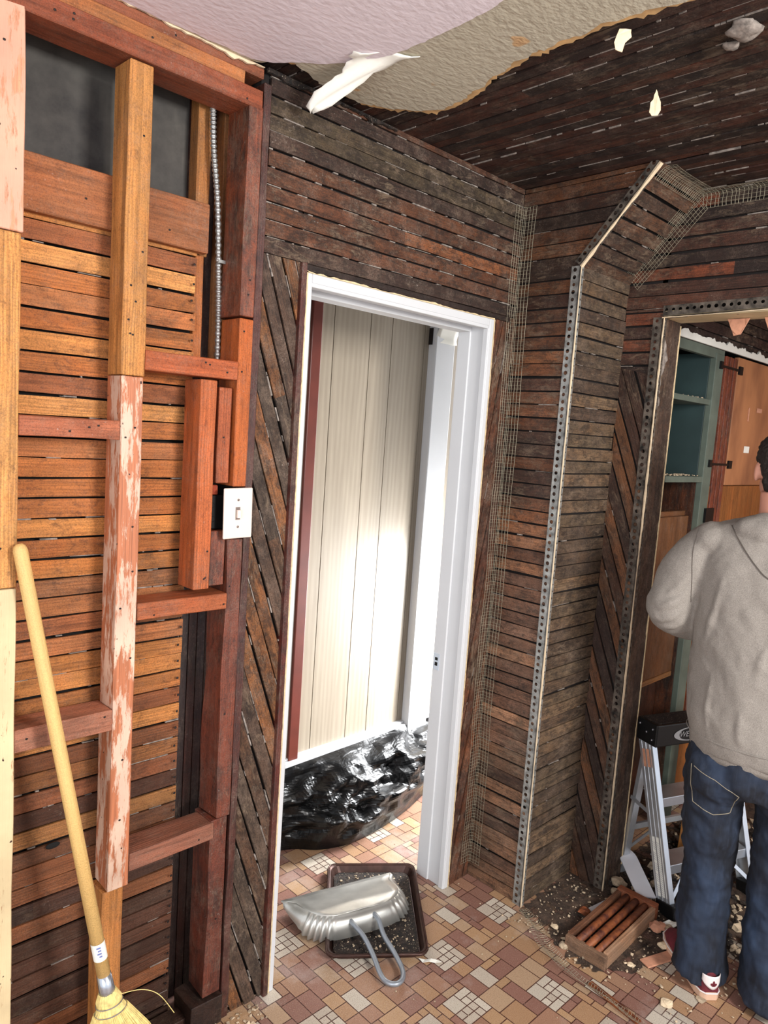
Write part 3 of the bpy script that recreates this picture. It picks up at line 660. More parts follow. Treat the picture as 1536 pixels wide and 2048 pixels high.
# top plates
member('top_plate', (.35, 1.572, 2.393), (1.05, 1.665, 2.436), (146, 72, 46), 'red brown lower top plate resting on the studs', 'top plate', 'stud', None, 4, 29)
member('top_plate', (.35, 1.576, 2.4365), (1.00, 1.665, 2.466), (184, 110, 64), 'orange upper top plate, second from the ceiling', 'top plate', 'stud', None, 3, 30)
member('top_plate', (.35, 1.579, 2.4665), (1.055, 1.665, 2.4905), (140, 76, 52), 'thin brown top plate directly under the painted ceiling', 'top plate', 'stud', None, 2, 31)

# flexible conduit
mb = MB(); cp = bez([(.972, 1.668, 2.395), (.976, 1.664, 2.30), (.990, 1.660, 2.18), (1.003, 1.664, 2.02), (1.011, 1.668, 1.90), (1.016, 1.672, 1.75)], 60)
pts = []; rs = []
for i, p in enumerate(cp): pts.append(p); rs.append(.0068+.0013*math.sin(i*2*math.pi/6))
mb.tube(pts, rs, 12)
cd_ = empty('metal_conduit', (.972, 1.668, 1.75), 'flexible ribbed metal conduit hanging beside the dark grey panel', 'conduit')
mb.build('ribbed_tube', 'conduit', cd_, smooth=True)
mb = MB(); mb.box((.992, 1.650, 2.035), (1.018, 1.6535, 2.043)); mb.ball((.991, 1.651, 2.039), .004, 5); mb.ball((1.02, 1.651, 2.039), .004, 5); mb.build('clamp', 'conduit', cd_)

# light switch
sw = empty('light_switch', (1.03, 1.568, 1.355), 'cream wall plate light switch with one toggle on the bare stud', 'light switch')
Rm = Matrix.Translation((1.028, 1.562, 1.418)) @ Matrix.Rotation(math.radians(-1.2), 4, 'Y')
mb = MB(); mb.box((-.042, 0, -.064), (.042, .006, .064), mat=Rm); mb.build('cover_plate', 'white_plastic', sw, bevel=.003)
mb = MB(); mb.box((-.0085, -.001, -.016), (.0045, .0005, .016), mat=Rm); tg = mb.build('toggle_slot', 'dark_screw', sw)
mb = MB(); mb.box((-.0065, -.008, -.011), (.0035, .0, .009), mat=Rm); mb.build('toggle', 'white_plastic', sw, bevel=.001)
for z in (-.034, .034):
    mb = MB(); mb.ball(Rm @ V((-.001, -.0004, z)), (.0034, .0012, .0034), 6); mb.build('screw', 'dark_screw', sw)
mb = MB(); mb.box((.966, 1.60, 1.375), (1.04, 1.655, 1.46)); mb.tube([(.974, 1.598, 1.435), (.974, 1.601, 1.435)], .007, 10); mb.tube([(.976, 1.598, 1.40), (.976, 1.601, 1.40)], .008, 10)
tag(mb.build('electrical_box', 'black_iron', bevel=.003), 'black metal electrical box behind the light switch plate', 'electrical box')

# ================================================================ METAL BEADS AND WIRE MESH
def bead(p0, p1, A, B, fa, fb, label, mat='galv', seed=0, cream=.006, holes=(True, True), nose=(0, 0)):
    p0, p1, A, B = V(p0), V(p1), V(A).normalized(), V(B).normalized(); L = (p1-p0).length; d = (p1-p0).normalized(); rnd = random.Random(seed)
    root = empty('corner_bead', tuple(p0), label, 'corner bead')
    for S, O_, fw_, hl in ((A, B, fa, holes[0]), (B, A, fb, holes[1])):
        mb = MB(); n = int(L/.0235); c_ = L/n; off = -O_*.0050
        for i in range(n):
            u0 = i*c_; cx = u0+c_/2; cy = fw_*.56; r = min(.0066, fw_*.3)*rnd.uniform(.85, 1.08)
            oc = [(u0, 0), (u0+c_/2, 0), (u0+c_, 0), (u0+c_, cy), (u0+c_, fw_), (u0+c_/2, fw_), (u0, fw_), (u0, cy)]
            ic = [(cx+r*math.cos(t), cy+r*math.sin(t)) for t in [math.radians(a) for a in (225, 270, 315, 0, 45, 90, 135, 180)]]
            P = [p0+d*x+S*y+off for x, y in oc]+[p0+d*x+S*y+off for x, y in ic]
            if hl: mb.add(P, [(k_, (k_+1) % 8, 8+(k_+1) % 8, 8+k_) for k_ in range(8)])
            else: mb.add(P[:8], [tuple(range(8))])
        mb.build('flange', mat, root, solid=.0007)
    mb = MB(); mb.tube([p0-(A+B)*.0045, p1-(A+B)*.0045], .003, 8); mb.build('nose', mat, root, smooth=True)
    # cream plaster left along the nose
    mb = MB(); n = int(L/.012)
    prev = None
    for i in range(n+1):
        u = L*i/n; w_ = max(.0012, cream*(1+.9*noise.noise(V((u*3+seed*9, 0, 0)))+.5*noise.noise(V((u*30, seed, 0))))); s0 = .001*noise.noise(V((u*20, 4, seed)))
        c0 = p0+d*u-(A+B)*.0078+A*s0; e0 = [c0+A*w_*.35, c0-A*.0005-B*.0015, c0+B*w_*.8, c0+(A+B)*.003]
        if prev: mb.add(prev+e0, [(0, 1, 5, 4), (1, 2, 6, 5), (2, 3, 7, 6), (3, 0, 4, 7)])
        prev = e0
    mb.build('plaster_line', 'cream', root, recalc=True); return root
bead((XB, YB, 0), (XB, YB, 2.222), (0, 1, 0), (1, 0, 0), .030, .012, 'long perforated corner bead running up the lath chase', 'galv', 1, .007)
bead((XB, YB, 2.222), (XB, 1.10, 2.497), V((0, .76, .65)), (1, 0, 0), .024, .012, 'slanted corner bead with thick cream plaster rising to the ceiling', 'galv_dirty', 2, .018)
bead((XC, YC, 0), (XC, YC, 2.10), (0, 1, 0), (1, 0, 0), .032, .02, 'perforated corner bead on the left jamb of the right opening', 'galv_dirty', 3, .009)
bead((XC, YC, 2.104), (XC, -.3, 2.13), (0, 0, 1), (1, 0, 0), .034, .02, 'perforated bead along the head of the right opening', 'galv_dirty', 4, .010)
# reveal of the right opening
d2 = bpy.data.objects.new('door_2', None); COL.objects.link(d2); d2.location = (2.5, 1.2, 0); d2['kind'] = 'structure'
mb = MB(); rn = random.Random(12)
for a, b, c in ((2.474, 2.51, (92, 70, 54)), (2.511, 2.545, (84, 60, 46)), (2.546, 2.60, (70, 52, 42))):
    mb.box((a, YC, 0), (b, YC+.02, 2.10), lin(c), 0, rn)
mb.build('reveal_board', 'lath_grey', d2, bevel=.002)
mb = MB(); ragged_strip(mb, (2.603, YC-.002, 0.05), (2.603, YC-.002, 2.09), (-1, 0, 0), (0, 1, 0), .006, .005, .02, 7); mb.build('torn_edge', 'raw_edge', d2, recalc=True)
mb = MB(); mb.box((XC+.006, -.4, 2.100), (2.60, YC, 2.122), lin((150, 120, 96)), 0, rn); mb.build('head_board', 'paint3', d2)
mb = MB(); ragged_strip(mb, (2.475, YC-.002, 1.80), (2.475, YC-.002, 2.10), (1, 0, 0), (0, 1, 0), .02, .03, .003, 17); mb.build('plaster_patch', 'plaster_key', d2, recalc=True)

def wiremesh(f, L, W, label, cell=.0125, r=.0006, seed=0, cat='wire mesh', broken=0):
    mb = MB(); nw = max(2, int(W/cell)); nl = int(L/cell); rnd = random.Random(seed)
    def q(u, v):
        p, nn, ww = f(u, v); return V(p)
    # lengthwise wires
    for j in range(nw+1):
        pts = [q(i*L/nl*2, j*W/nw) for i in range(nl//2+1)]
        mb.tube(pts, r, 4)
    for i in range(nl+1):
        if rnd.random() < broken: continue
        a = rnd.uniform(-.002, .002); pts = [q(min(L, max(0, i*L/nl+a)), j*W/nw) for j in range(nw+1)]; mb.tube(pts, r, 4)
    return tag(mb.build('wire_mesh_strip', 'wire'), label, cat)
def corner_fn(p0, p1, A, B, wid, seed=0, lift=.006):
    p0, p1, A, B = V(p0), V(p1), V(A).normalized(), V(B).normalized(); d = (p1-p0).normalized()
    N_ = (A+B).normalized()
    def f(u, v):
        w_ = v-wid/2; lf = lift+.004*noise.noise(V((u*6, w_*30, seed))); base = p0+d*(u+.0015*noise.noise(V((u*9, w_*60, seed))))
        if w_ < -.008: p = base+A*(-w_)+B*lf
        elif w_ > .008: p = base+B*w_+A*lf
        else: p = base+A*(.010-w_*.3)+B*(.010+w_*.3)
        p = p+(A-B)*.004*noise.noise(V((u*2.2, 0, seed+3))); return p, None, None
    return f
wiremesh(corner_fn((XB, YA, .06), (XB, YA, 2.44), (-1, 0, 0), (0, -1, 0), .105, 1), 2.38, .105, 'long wire mesh strip folded into the inner corner right of the doorway')
chm = V((0, 1.10-YB, 2.5-2.22)); 
wiremesh(corner_fn((XC, YB, 2.24), (XC, 1.11, 2.49), (-1, 0, 0), V((0, -.65, -.76)), .11, 2), (V((0, 1.11-YB, .25))).length, .11, 'slanted wire mesh strip in the corner under the sloping chase top', .0115, .0006, 2)
wiremesh(corner_fn((XB+.02, 1.10, 2.492), (XC, 1.10, 2.492), (0, -1, .0), V((0, .6, -.7)), .09, 3), XC-XB-.02, .09, 'short wire mesh strip where the sloping chase top meets the ceiling', .0115, .0006, 3)
wiremesh(corner_fn((XC, 1.10, 2.492), (XC, -.35, 2.492), (-1, 0, 0), (0, 0, -1), .10, 4), 1.45, .10, 'wire mesh strip along the ceiling edge at the upper right', .0125, .0006, 4)
fc = bez([(2.12, 1.315, .004), (2.07, 1.23, .010), (2.02, 1.16, .008), (1.985, 1.08, .012), (1.972, .99, .008), (1.965, .90, .012), (1.955, .80, .01), (1.95, .70, .01)], 10)
fl_len = sum((fc[i+1]-fc[i]).length for i in range(len(fc)-1))
def floorfn(u, v):
    t = min(.9999, u/fl_len)*(len(fc)-1); i = int(t); p = fc[i].lerp(fc[i+1], t-i); d = (fc[i+1]-fc[i]).normalized(); s = V((-d.y, d.x, 0))
    ww = .045*(.75+.35*math.sin(u*9)); x = (v/.045-.5)*ww
    return p+s*x+V((0, 0, max(0, .004+.010*noise.noise(V((u*14, v*60, 2)))+.006*math.cos(v/.045*5)))), None, None
wiremesh(floorfn, fl_len, .045, 'crumpled wire mesh strip lying on the tiled floor', .0105, .00055, 5)

# ================================================================ PANTRY
mb = MB(); rn = random.Random(31)
laths(mb, (0, 1.252, 0), (1, 0, 0), (0, 0, 1), (0, -1, 0), [(2.60, 2.085), (3.95, 2.085), (3.95, 2.5), (2.60, 2.5)], 0, .0455, .006, pal([(58, 42, 38), (46, 34, 32), (66, 44, 40)]), 51, .1)
mb.box((2.60, 1.262, 2.08), (3.95, 1.60, 2.5), (.01, .01, .01), 2)
mb.box((2.60, 1.60, 0), (3.95, 1.64, 2.5), (.01, .01, .01), 2)
mb.box((2.61, 1.262, 0), (2.70, 1.60, 2.08), (.01, .01, .01), 2)
struct(mb.build('wall_pantry', ['lath_front', 'plaster_key', 'dark_back']))
mb = MB(); mb.box((3.92, -.7, 0), (3.96, 1.65, 2.5)); struct(mb.build('wall_pantry.001', 'tan_door'))
mb = MB(); rn = random.Random(5); prev = None
n = 120
for i in range(n):
    u = 2.62+1.3*i/n; u1 = 2.62+1.3*(i+1)/n
    h = lambda x: .022+.020*abs(noise.noise(V((x*9, 1, 0))))*2+.012*noise.noise(V((x*40, 3, 0)))
    mb.prism([(u, 1.232, 2.070), (u1, 1.232, 2.070), (u1, 1.232, 2.07+h(u1)), (u, 1.232, 2.07+h(u))], (0, .008, 0))
tag(mb.build('torn_plaster_strip', 'white_card', recalc=True), 'ragged white torn plaster strip over the green cupboard', 'plaster strip')
for px, z0, ww, hh in ((.985, 2.098, .035, .055), (.875, 2.098, .028, .055), (.835, 2.099, .022, .03)):
    mb = MB(); mb.prism(ragged([V((2.56, px-ww, z0)), V((2.56, px+ww, z0)), V((2.56, px+ww*.3, z0-hh)), V((2.56, px-ww*.3, z0-hh*.93))], amp=.004), (.006, 0, 0))
    tag(mb.build('plaster_scrap', 'shard', recalc=True), {.985: 'wide salmon plaster scrap hanging leftmost from the head of the right opening', .875: 'pointed salmon plaster scrap hanging from the head of the right opening', .835: 'smallest salmon plaster scrap hanging from the head of the right opening, beside the pointed one'}[px], 'plaster scrap')
cb = empty('built_in_cupboard', (2.9, 1.25, 0), 'built in green painted cupboard with open shelves behind the right opening', 'cupboard')
def cpart(name, boxes, mat, rgb=(120, 120, 120), bevel=.002, parent=cb, label=None):
    mb = MB(); rn_ = random.Random(len(name)+len(boxes))
    for lo, hi in boxes: mb.box(lo, hi, lin(rgb), 0, rn_)
    o = mb.build(name, mat, parent, bevel=bevel)
    if label: o['label'] = label
    return o
cpart('back_panel', [((2.70, 1.49, 1.53), (3.12, 1.50, 2.05))], 'teal')
cpart('inner_board', [((2.70, 1.49, .1), (3.12, 1.50, 1.528))], 'stud_dark', (84, 46, 28))
cpart('side_panel', [((3.035, 1.26, 1.545), (3.05, 1.49, 2.05))], 'teal')
cpart('inner_side', [((3.035, 1.26, .1), (3.05, 1.49, 1.528))], 'stud_dark', (96, 52, 30))
cpart('stile', [((3.035, 1.235, .06), (3.115, 1.26, 2.05))], 'green')
cpart('top_rail', [((2.70, 1.238, 2.03), (3.12, 1.26, 2.068))], 'green')
cpart('shelf', [((2.70, 1.240, 1.842), (3.04, 1.49, 1.864))], 'green')
cpart('shelf', [((2.70, 1.236, 1.528), (3.06, 1.49, 1.552))], 'green')
cpart('trim_strip', [((3.13+.022*i, 1.232+.003*(i % 2), .4), (3.149+.022*i, 1.262, 2.05)) for i in range(6)], 'stud_red', (128, 58, 32))
dr = cpart('door', [((3.268, 1.235, 1.515), (3.915, 1.255, 2.06))], 'tan_door', label='upper tan door with stains and tape')
cpart('notice', [((3.44, 1.232, 1.66), (3.50, 1.2345, 1.69))], 'white_card', parent=dr)
cpart('tape_scrap', [((3.44, 1.232, 1.80), (3.452, 1.2345, 1.86))], 'shard', parent=dr); cpart('tape_scrap', [((3.54, 1.232, 1.845), (3.60, 1.2345, 1.865))], 'shard', parent=dr)
dr2 = cpart('door', [((3.125, 1.240, .10), (3.915, 1.258, 1.512))], wood('amber_plywood', .35, 0, .5), (148, 92, 46), label='lower amber plywood door')
for z in (2.0, 1.60):
    mb = MB(); mb.box((3.08, 1.228, z), (3.30, 1.233, z+.009)); mb.box((3.27, 1.226, z-.012), (3.305, 1.234, z+.022)); mb.box((3.07, 1.226, z-.008), (3.09, 1.236, z+.022)); mb.build('strap_hinge', 'black_iron', cb)
mb = MB(); mb.box((3.085, 1.225, 1.36), (3.165, 1.238, 1.42)); mb.build('strap_hinge', 'black_iron', cb)
cpart('plywood_panel', [((2.70, 1.275, .72), (3.05, 1.29, 1.385)), ((2.70, 1.292, 1.34), (3.05, 1.31, 1.405))], 'stud', (112, 72, 42), label='loose brown plywood panel with a curved top')
cpart('lower_shelf', [((2.70, 1.27, .70), (3.03, 1.49, .722))], 'stud', (150, 100, 56))
cpart('lower_panel', [((2.72, 1.33, .12), (3.03, 1.345, .66))], 'stud_dark', (80, 44, 28))
# shelf litter
mb = MB(); rn = random.Random(77)
for i in range(120):
    x = rn.uniform(2.74, 3.02); z = rn.choice([1.865, 1.553]); r = rn.uniform(.002, .005)
    mb.ball((x, rn.uniform(1.245, 1.33), z+r*.4), (r*1.3, r, r*.6), 4, (.2, .16, .12))
tag(mb.build('shelf_litter', 'rubble'), 'plaster crumbs littering the green cupboard shelves', 'debris', None, 'stuff')
# leaning loose board bottom behind ladder
member('loose_board', (2.95, 1.10, .01), (3.0, 1.13, .60), (170, 110, 56), 'orange loose board standing on end behind the stepladder', 'board', 'stud', None, 0, 61, rot=((2.97, 1.1, 0), 'Y', 7))

# ================================================================ FLOOR THINGS
# dirt patch
def patch(name, outline, z, mat, amp, seed):
    P = ragged([V((x, y, z)) for x, y in outline], amp=amp, seed=seed); c = V((sum(p.x for p in P)/len(P), sum(p.y for p in P)/len(P), z+.003))
    mb = MB(); n = len(P); mb.add(P+[c]+[V((p.x, p.y, z-.002)) for p in P], [(i, (i+1) % n, n) for i in range(n)]); return mb.build(name, mat, recalc=True)
tag(patch('floor_dirt', [(2.13, 1.33), (2.46, 1.34), (2.455, 1.19), (2.62, 1.19), (2.71, 1.236), (3.88, 1.236), (3.88, .2), (2.9, .25), (2.62, .50), (2.50, .70), (2.33, .86), (2.20, .91), (2.12, .94), (2.045, 1.0), (2.055, 1.10), (2.09, 1.18), (2.11, 1.25)], .0015, 'dirt_film', .03, 4), 'dark dirt spread over the tiles around the rusty floor grille', 'dirt', None, 'stuff')
# rubble crumbs
def crumbs(name, n, fpos, rr, label, seed, mat='rubble', sq=.6):
    rnd = random.Random(seed); mb = MB()
    for i in range(n):
        x, y, z = fpos(rnd); r = rnd.uniform(*rr)*(rnd.random()*.7+.5); R = Matrix.Rotation(rnd.random()*6, 3, 'Z') @ Matrix.Rotation(rnd.random(), 3, 'X')
        vs = [V((sx*r*rnd.uniform(.5, 1.4), sy*r*rnd.uniform(.5, 1.1), sz*r*sq*rnd.uniform(.5, 1))) for sx in (-1, 1) for sy in (-1, 1) for sz in (-1, 1)]
        vs = [V((x, y, z+r*sq*.8))+R @ p for p in vs]; mb.add(vs, [(0, 1, 3, 2), (4, 6, 7, 5), (0, 4, 5, 1), (2, 3, 7, 6), (0, 2, 6, 4), (1, 5, 7, 3)])
    return tag(mb.build(name, mat, recalc=True), label, 'debris', None, 'stuff')
def inside(r):
    while True:
        x, y = r.uniform(2.03, 2.58), r.uniform(.60, 1.32)
        if x > 2.44 and y > 1.18: continue
        if y > 1.0-(x-2.03)*.9 or r.random() < .3: break
    return x, y, .004
crumbs('plaster_crumbs', 560, inside, (.0008, .0042), 'scattered pale plaster crumbs on the dirty floor around the grille', 6)
crumbs('plaster_crumbs', 420, lambda r: (r.uniform(2.5, 3.5), r.uniform(.45, 1.2), .004), (.002, .013), 'heaped plaster rubble on the floor under the stepladder', 7, sq=.8)
crumbs('dust_crumbs', 90, lambda r: (r.uniform(1.3, 2.2), r.uniform(.6, 2.0), .0005), (.0008, .0028), 'fine white specks scattered over the clean tiles', 8)
crumbs('dust_crumbs', 420, lambda r: (r.uniform(2.5, 3.4), r.uniform(.5, 1.2), .004), (.004, .016), 'dark brown rubble mixed under the stepladder', 18, 'dirt', .8)
crumbs('dust_crumbs', 60, lambda r: (1.0+r.random()*.18, 1.50+r.random()*.07, .0005), (.002, .006), 'dirt crumbs at the foot of the diagonal laths', 9)
chunks = [((2.53, 1.165, .02), .028, 'yellowish foam lump at the foot of the right jamb'), ((2.47, 1.15, .016), .017, 'tan lump of plaster beside the white stick end'), ((2.33, .90, .012), .016, 'white plaster chunk on the tiles in front of the grille'),
          ((2.355, .875, .012), .012, 'smaller chunk touching the white one in front of the grille'), ((2.10, .78, .006), .020, 'flat white shard lying alone near the bottom right'), ((2.40, .955, .018), .026, 'pinkish chunk between the grille and the stepladder foot'),
          ((2.43, .925, .014), .018, 'pale chunk beside the stepladder foot next to the crumpled paper'), ((2.28, 1.165, .012), .02, 'rust brown lump left of the white stick'), ((2.13, 1.19, .008), .013, 'cream crumb beside the wire mesh near the corner bead foot'),
          ((2.075, 1.12, .006), .016, 'tan crumb beside the wire mesh halfway along it'), ((2.17, .93, .004), .013, 'cream flake on the tiles below the grille corner'), ((2.20, .72, .004), .014, 'pale flake close to the left shoe heel')]
for i, (c, r, lb) in enumerate(chunks):
    m = 'cream' if i in (2, 3, 4, 8, 10) else ('rust' if i == 7 else ('shard' if i in (5,) else 'rubble'))
    tag(lump(c, r, i*3.7, .55 if r > .015 and i != 4 else .3, 6).build('plaster_chunk', m), lb, 'plaster chunk')
mb = MB(); mb.box((-.085, -.02, 0), (.085, .02, .006), (.4, .3, .25), mat=Matrix.Translation((2.285, .875, .003)) @ Matrix.Rotation(-.35, 4, 'Z'))
tag(mb.build('wood_splinter', 'shard', bevel=.002), 'flat reddish wood piece on the tiles beside the left shoe', 'wood piece')
mb = MB(); mb.box((-.08, -.009, 0), (.08, .009, .006), mat=Matrix.Translation((2.365, 1.142, .012)) @ Matrix.Rotation(-.22, 4, 'Z') @ Matrix.Rotation(-.06, 4, 'Y'))
tag(mb.build('paint_stick', 'white_paint', bevel=.002), 'thin white stick lying behind the rusty grille', 'stick')
# white tongue-shaped slat
mb = MB(); P = []
for i in range(9):
    a = math.pi*i/8; P.append(V((-math.cos(a)*.034, .13+.045*math.sin(a), 0)))
P += [V((.036, -.06, 0)), V((-.030, -.06, 0))]
Rm = Matrix.Translation((2.53, 1.085, .05)) @ Matrix.Rotation(math.radians(-42), 4, 'Z') @ Matrix.Rotation(math.radians(12), 4, 'X')
mb.prism([Rm @ p for p in P], (0, 0, .005)); tag(mb.build('white_slat', simple('bright_white_vinyl', (238, 240, 246), .4, var=.02), recalc=True), 'round ended white slat leaning on rubble between jamb and stepladder', 'slat')
# crumpled paper by the ladder foot
mb = MB(); mb.grid([[(2.42+.16*j/8+.01*noise.noise(V((i, j*.6, 3))), .945-.16*j/8*.55+.035*(i/4-.5), .006+.022*abs(noise.noise(V((i*.8, j*.9, 7))))+.012*math.sin(j*.8)**2) for j in range(9)] for i in range(5)])
tag(mb.build('crumpled_paper', 'white_card', solid=.001), 'crumpled bluish white paper strip by the stepladder foot', 'paper')
mb = MB(); mb.grid([[(1.655+.045*j/3, 1.375-.04*j/3+.018*(i-.5), .002+.004*((i+j) % 2)) for j in range(4)] for i in range(2)])
tag(mb.build('paper_scrap', 'white_card', solid=.0008), 'small white paper scrap beside the baking tray corner', 'paper')
mb = MB(); mb.grid([[(.945+.07*j/3, 1.50+.035*i, .003+.008*((i+j) % 2)) for j in range(4)] for i in range(2)])
tag(mb.build('paper_scrap', 'white_card', solid=.0008), 'small white paper scrap on the floor at the foot of the red stud', 'paper')

# rusty floor grille
gr = empty('floor_grille', (2.27, 1.05, 0), 'rusty floor register grille with three round slats', 'floor grille')
G = Matrix.Translation((2.265, 1.05, 0)) @ Matrix.Rotation(math.radians(1.5), 4, 'Z')
gw = wood('dirty_grille_frame_wood', .35, .6, .75); 
def gbox(name, lo, hi, rgb, mat, ex=0):
    mb = MB(); mb.box(lo, hi, lin(rgb), 0, random.Random(1), G); return mb.build(name, mat, gr, bevel=.002)
gbox('frame_side', (-.175, -.072, 0), (.175, -.055, .052), (168, 132, 104), gw); gbox('frame_side', (-.175, .055, 0), (.175, .072, .05), (120, 76, 50), gw)
gbox('frame_end', (-.19, -.072, 0), (-.172, .072, .046), (140, 108, 84), gw); gbox('frame_end', (.172, -.072, 0), (.20, .072, .058), (150, 82, 48), gw)
for y in (-.036, -.002, .032):
    mb = MB(); mb.tube([G @ V((-.178, y, .038)), G @ V((-.06, y, .040)), G @ V((.06, y, .040)), G @ V((.176, y, .041))], .0125, 12); mb.build('slat', 'rust', gr, smooth=True)
mb = MB(); mb.box((-.17, -.055, .001), (.17, .055, .006), mat=G); mb.build('bottom', 'dirt', gr)
mb = MB(); mb.beam((1.99, .975, .005), (1.965, .80, .005), .022, .008, (1, 0, 0), lin((120, 70, 50))); tag(mb.build('rusty_strip', 'rust', bevel=.001), 'rusty metal strip lying on the tiles along the wire mesh', 'metal strip')

# baking tray
C4 = [V((1.733, 1.925, 0)), V((1.990, 1.728, 0)), V((1.665, 1.345, 0)), V((1.418, 1.560, 0))]
cen = sum(C4, V((0, 0, 0)))/4
def rr(corners, shrink, z, rad=.03, n=5):
    c = sum(corners, V((0, 0, 0)))/4; out = []; e = (corners[1]-corners[0]).normalized(); f_ = (corners[3]-corners[0]).normalized()
    hw = (corners[1]-corners[0]).length/2-shrink; hh = (corners[3]-corners[0]).length/2-shrink
    for (sx, sy, a0) in ((1, 1, 0), (-1, 1, 90), (-1, -1, 180), (1, -1, 270)):
        for i in range(n+1):
            a = math.radians(a0+90*i/n); out.append(c+e*(sx*(hw-rad)+rad*math.cos(a))+f_*(sy*(hh-rad)+rad*math.sin(a))+V((0, 0, z)))
    return out
ty = empty('baking_tray', tuple(cen), 'brown rimmed baking tray holding black dirt under the metal dustpan', 'tray')
mb = MB(); rings = [rr(C4, .000, .020), rr(C4, .0, .026), rr(C4, .005, .028), rr(C4, .010, .025), rr(C4, .020, .004), rr(C4, .020, .0015)]
n = len(rings[0])
mb.add([p for r_ in rings for p in r_], [(i*n+k_, i*n+(k_+1) % n, (i+1)*n+(k_+1) % n, (i+1)*n+k_) for i in range(5) for k_ in range(n)]+[tuple(5*n+k_ for k_ in range(n))])
mb.build('pan', 'tray', ty, smooth=False, solid=.0012)
mb = MB(); mb.tube(rings[1]+[rings[1][0]], .0032, 6); mb.build('rolled_rim', 'tray', ty, smooth=True)
def traypos(r):
    a, b = r.uniform(-.9, .9), r.uniform(-.92, .92); e = (C4[1]-C4[0])/2; f_ = (C4[3]-C4[0])/2; p = cen+e*a*.84+f_*b*.9; return p.x, p.y, .009
pd = rr(C4, .024, .008); mb = MB(); mb.add(pd+[cen+V((0, 0, .013))], [(i, (i+1) % n, n) for i in range(n)]); tag(mb.build('tray_dirt', 'dirt', recalc=True), 'black dirt filling the baking tray', 'dirt', None, 'stuff')
crumbs('tray_crumbs', 260, traypos, (.0012, .004), 'pale crumbs on the black dirt in the tray', 10)

# dustpan lying upside down
dpn = empty('metal_dustpan', (1.60, 1.66, .03), 'metal dustpan lying upside down across the baking tray', 'dustpan')
a_ = V((.372, -.106, 0)).normalized(); b_ = V((-a_.y, a_.x, 0))*-1
O_ = V((1.450, 1.838, .0))
def DP(a, b, z): return O_+a_*a+b_*b+V((0, 0, z))
inner = []; outer = []; W = .425; D = .195
def outline(t, exp):
    # t 0..1 from left lip corner round the back to right lip corner
    L1, L2, L3 = D-.05, W-.06, D-.05; 
    pts = [(x_*1.084, y_*1.14) for x_, y_ in [(0, .0), (.006, .09), (.022, .15), (.055, .180), (.11, .196), (.20, .200), (.29, .196), (.345, .176), (.376, .14), (.388, .085), (.392, 0)]]
    x = t*(len(pts)-1); i = min(int(x), len(pts)-2); u = x-i; p0, p1 = pts[i], pts[i+1]
    pm, pn_ = pts[max(i-1, 0)], pts[min(i+2, len(pts)-1)]
    f = lambda q0, q1, q2, q3: .5*((2*q1)+(q2-q0)*u+(2*q0-5*q1+4*q2-q3)*u*u+(3*q1-q0-3*q2+q3)*u**3)
    return f(pm[0], p0[0], p1[0], pn_[0]), f(pm[1], p0[1], p1[1], pn_[1])
N_ = 160; top = []; bot = []; mid = []
for i in range(N_+1):
    t = i/N_; x, y = outline(t, 0); cx, cy = W/2, .06; dx, dy = x-cx, y-cy; L = math.hypot(dx, dy); dx /= L; dy /= L
    inn = .036 if y > .05 else .036*y/.05+.002
    fl_ = 0
    if .13 < y < .222: fl_ = .0042*math.sin(t*2*math.pi*24)*min(1, (y-.13)/.03, (.222-y)/.008)
    tz = .082-.038*(1-min(1, y/.17)); bz = .034-(.014*min(1, max(0, (y-.12)/.05)))
    bz = min(bz, tz-.002) if y > .02 else tz-.002
    top.append(DP(x-dx*inn, y-dy*inn, tz)); mid.append(DP(x-dx*(inn*.5)+dx*fl_, y-dy*inn*.5+dy*fl_, (tz*.62+bz*.38))); bot.append(DP(x+dx*fl_*1.6, y+dy*fl_*1.6, bz))
mb = MB(); n = N_+1
mb.add(top+mid+bot, [(r_*n+i, r_*n+i+1, (r_+1)*n+i+1, (r_+1)*n+i) for r_ in range(2) for i in range(N_)])
# flat plate as rows between left and right halves
rows = []
for i in range(0, N_//2+1, 4):
    A0, B0 = top[i], top[N_-i]; rows.append([A0.lerp(B0, j/12)+V((0, 0, .004*math.sin(j/12*math.pi)*math.sin(i/(N_/2)*math.pi)+.002*noise.noise(V((i*.05, j*.4, 0))))) for j in range(13)])
mb.grid(rows)
mb.build('pan', 'silver', dpn, smooth=True, solid=.0011, recalc=True)
hp = bez([DP(.165, .195, .058), DP(.165, .235, .062), DP(.178, .275, .048), DP(.178, .34, .032), DP(.168, .41, .022), DP(.172, .445, .020), DP(.195, .462, .020), DP(.222, .450, .020), DP(.240, .415, .022), DP(.246, .35, .030), DP(.243, .29, .044), DP(.250, .235, .062), DP(.250, .195, .060)], 8)
mb = MB(); mb.tube(hp, .0078, 12); mb.build('loop_handle', 'rod', dpn, smooth=True)

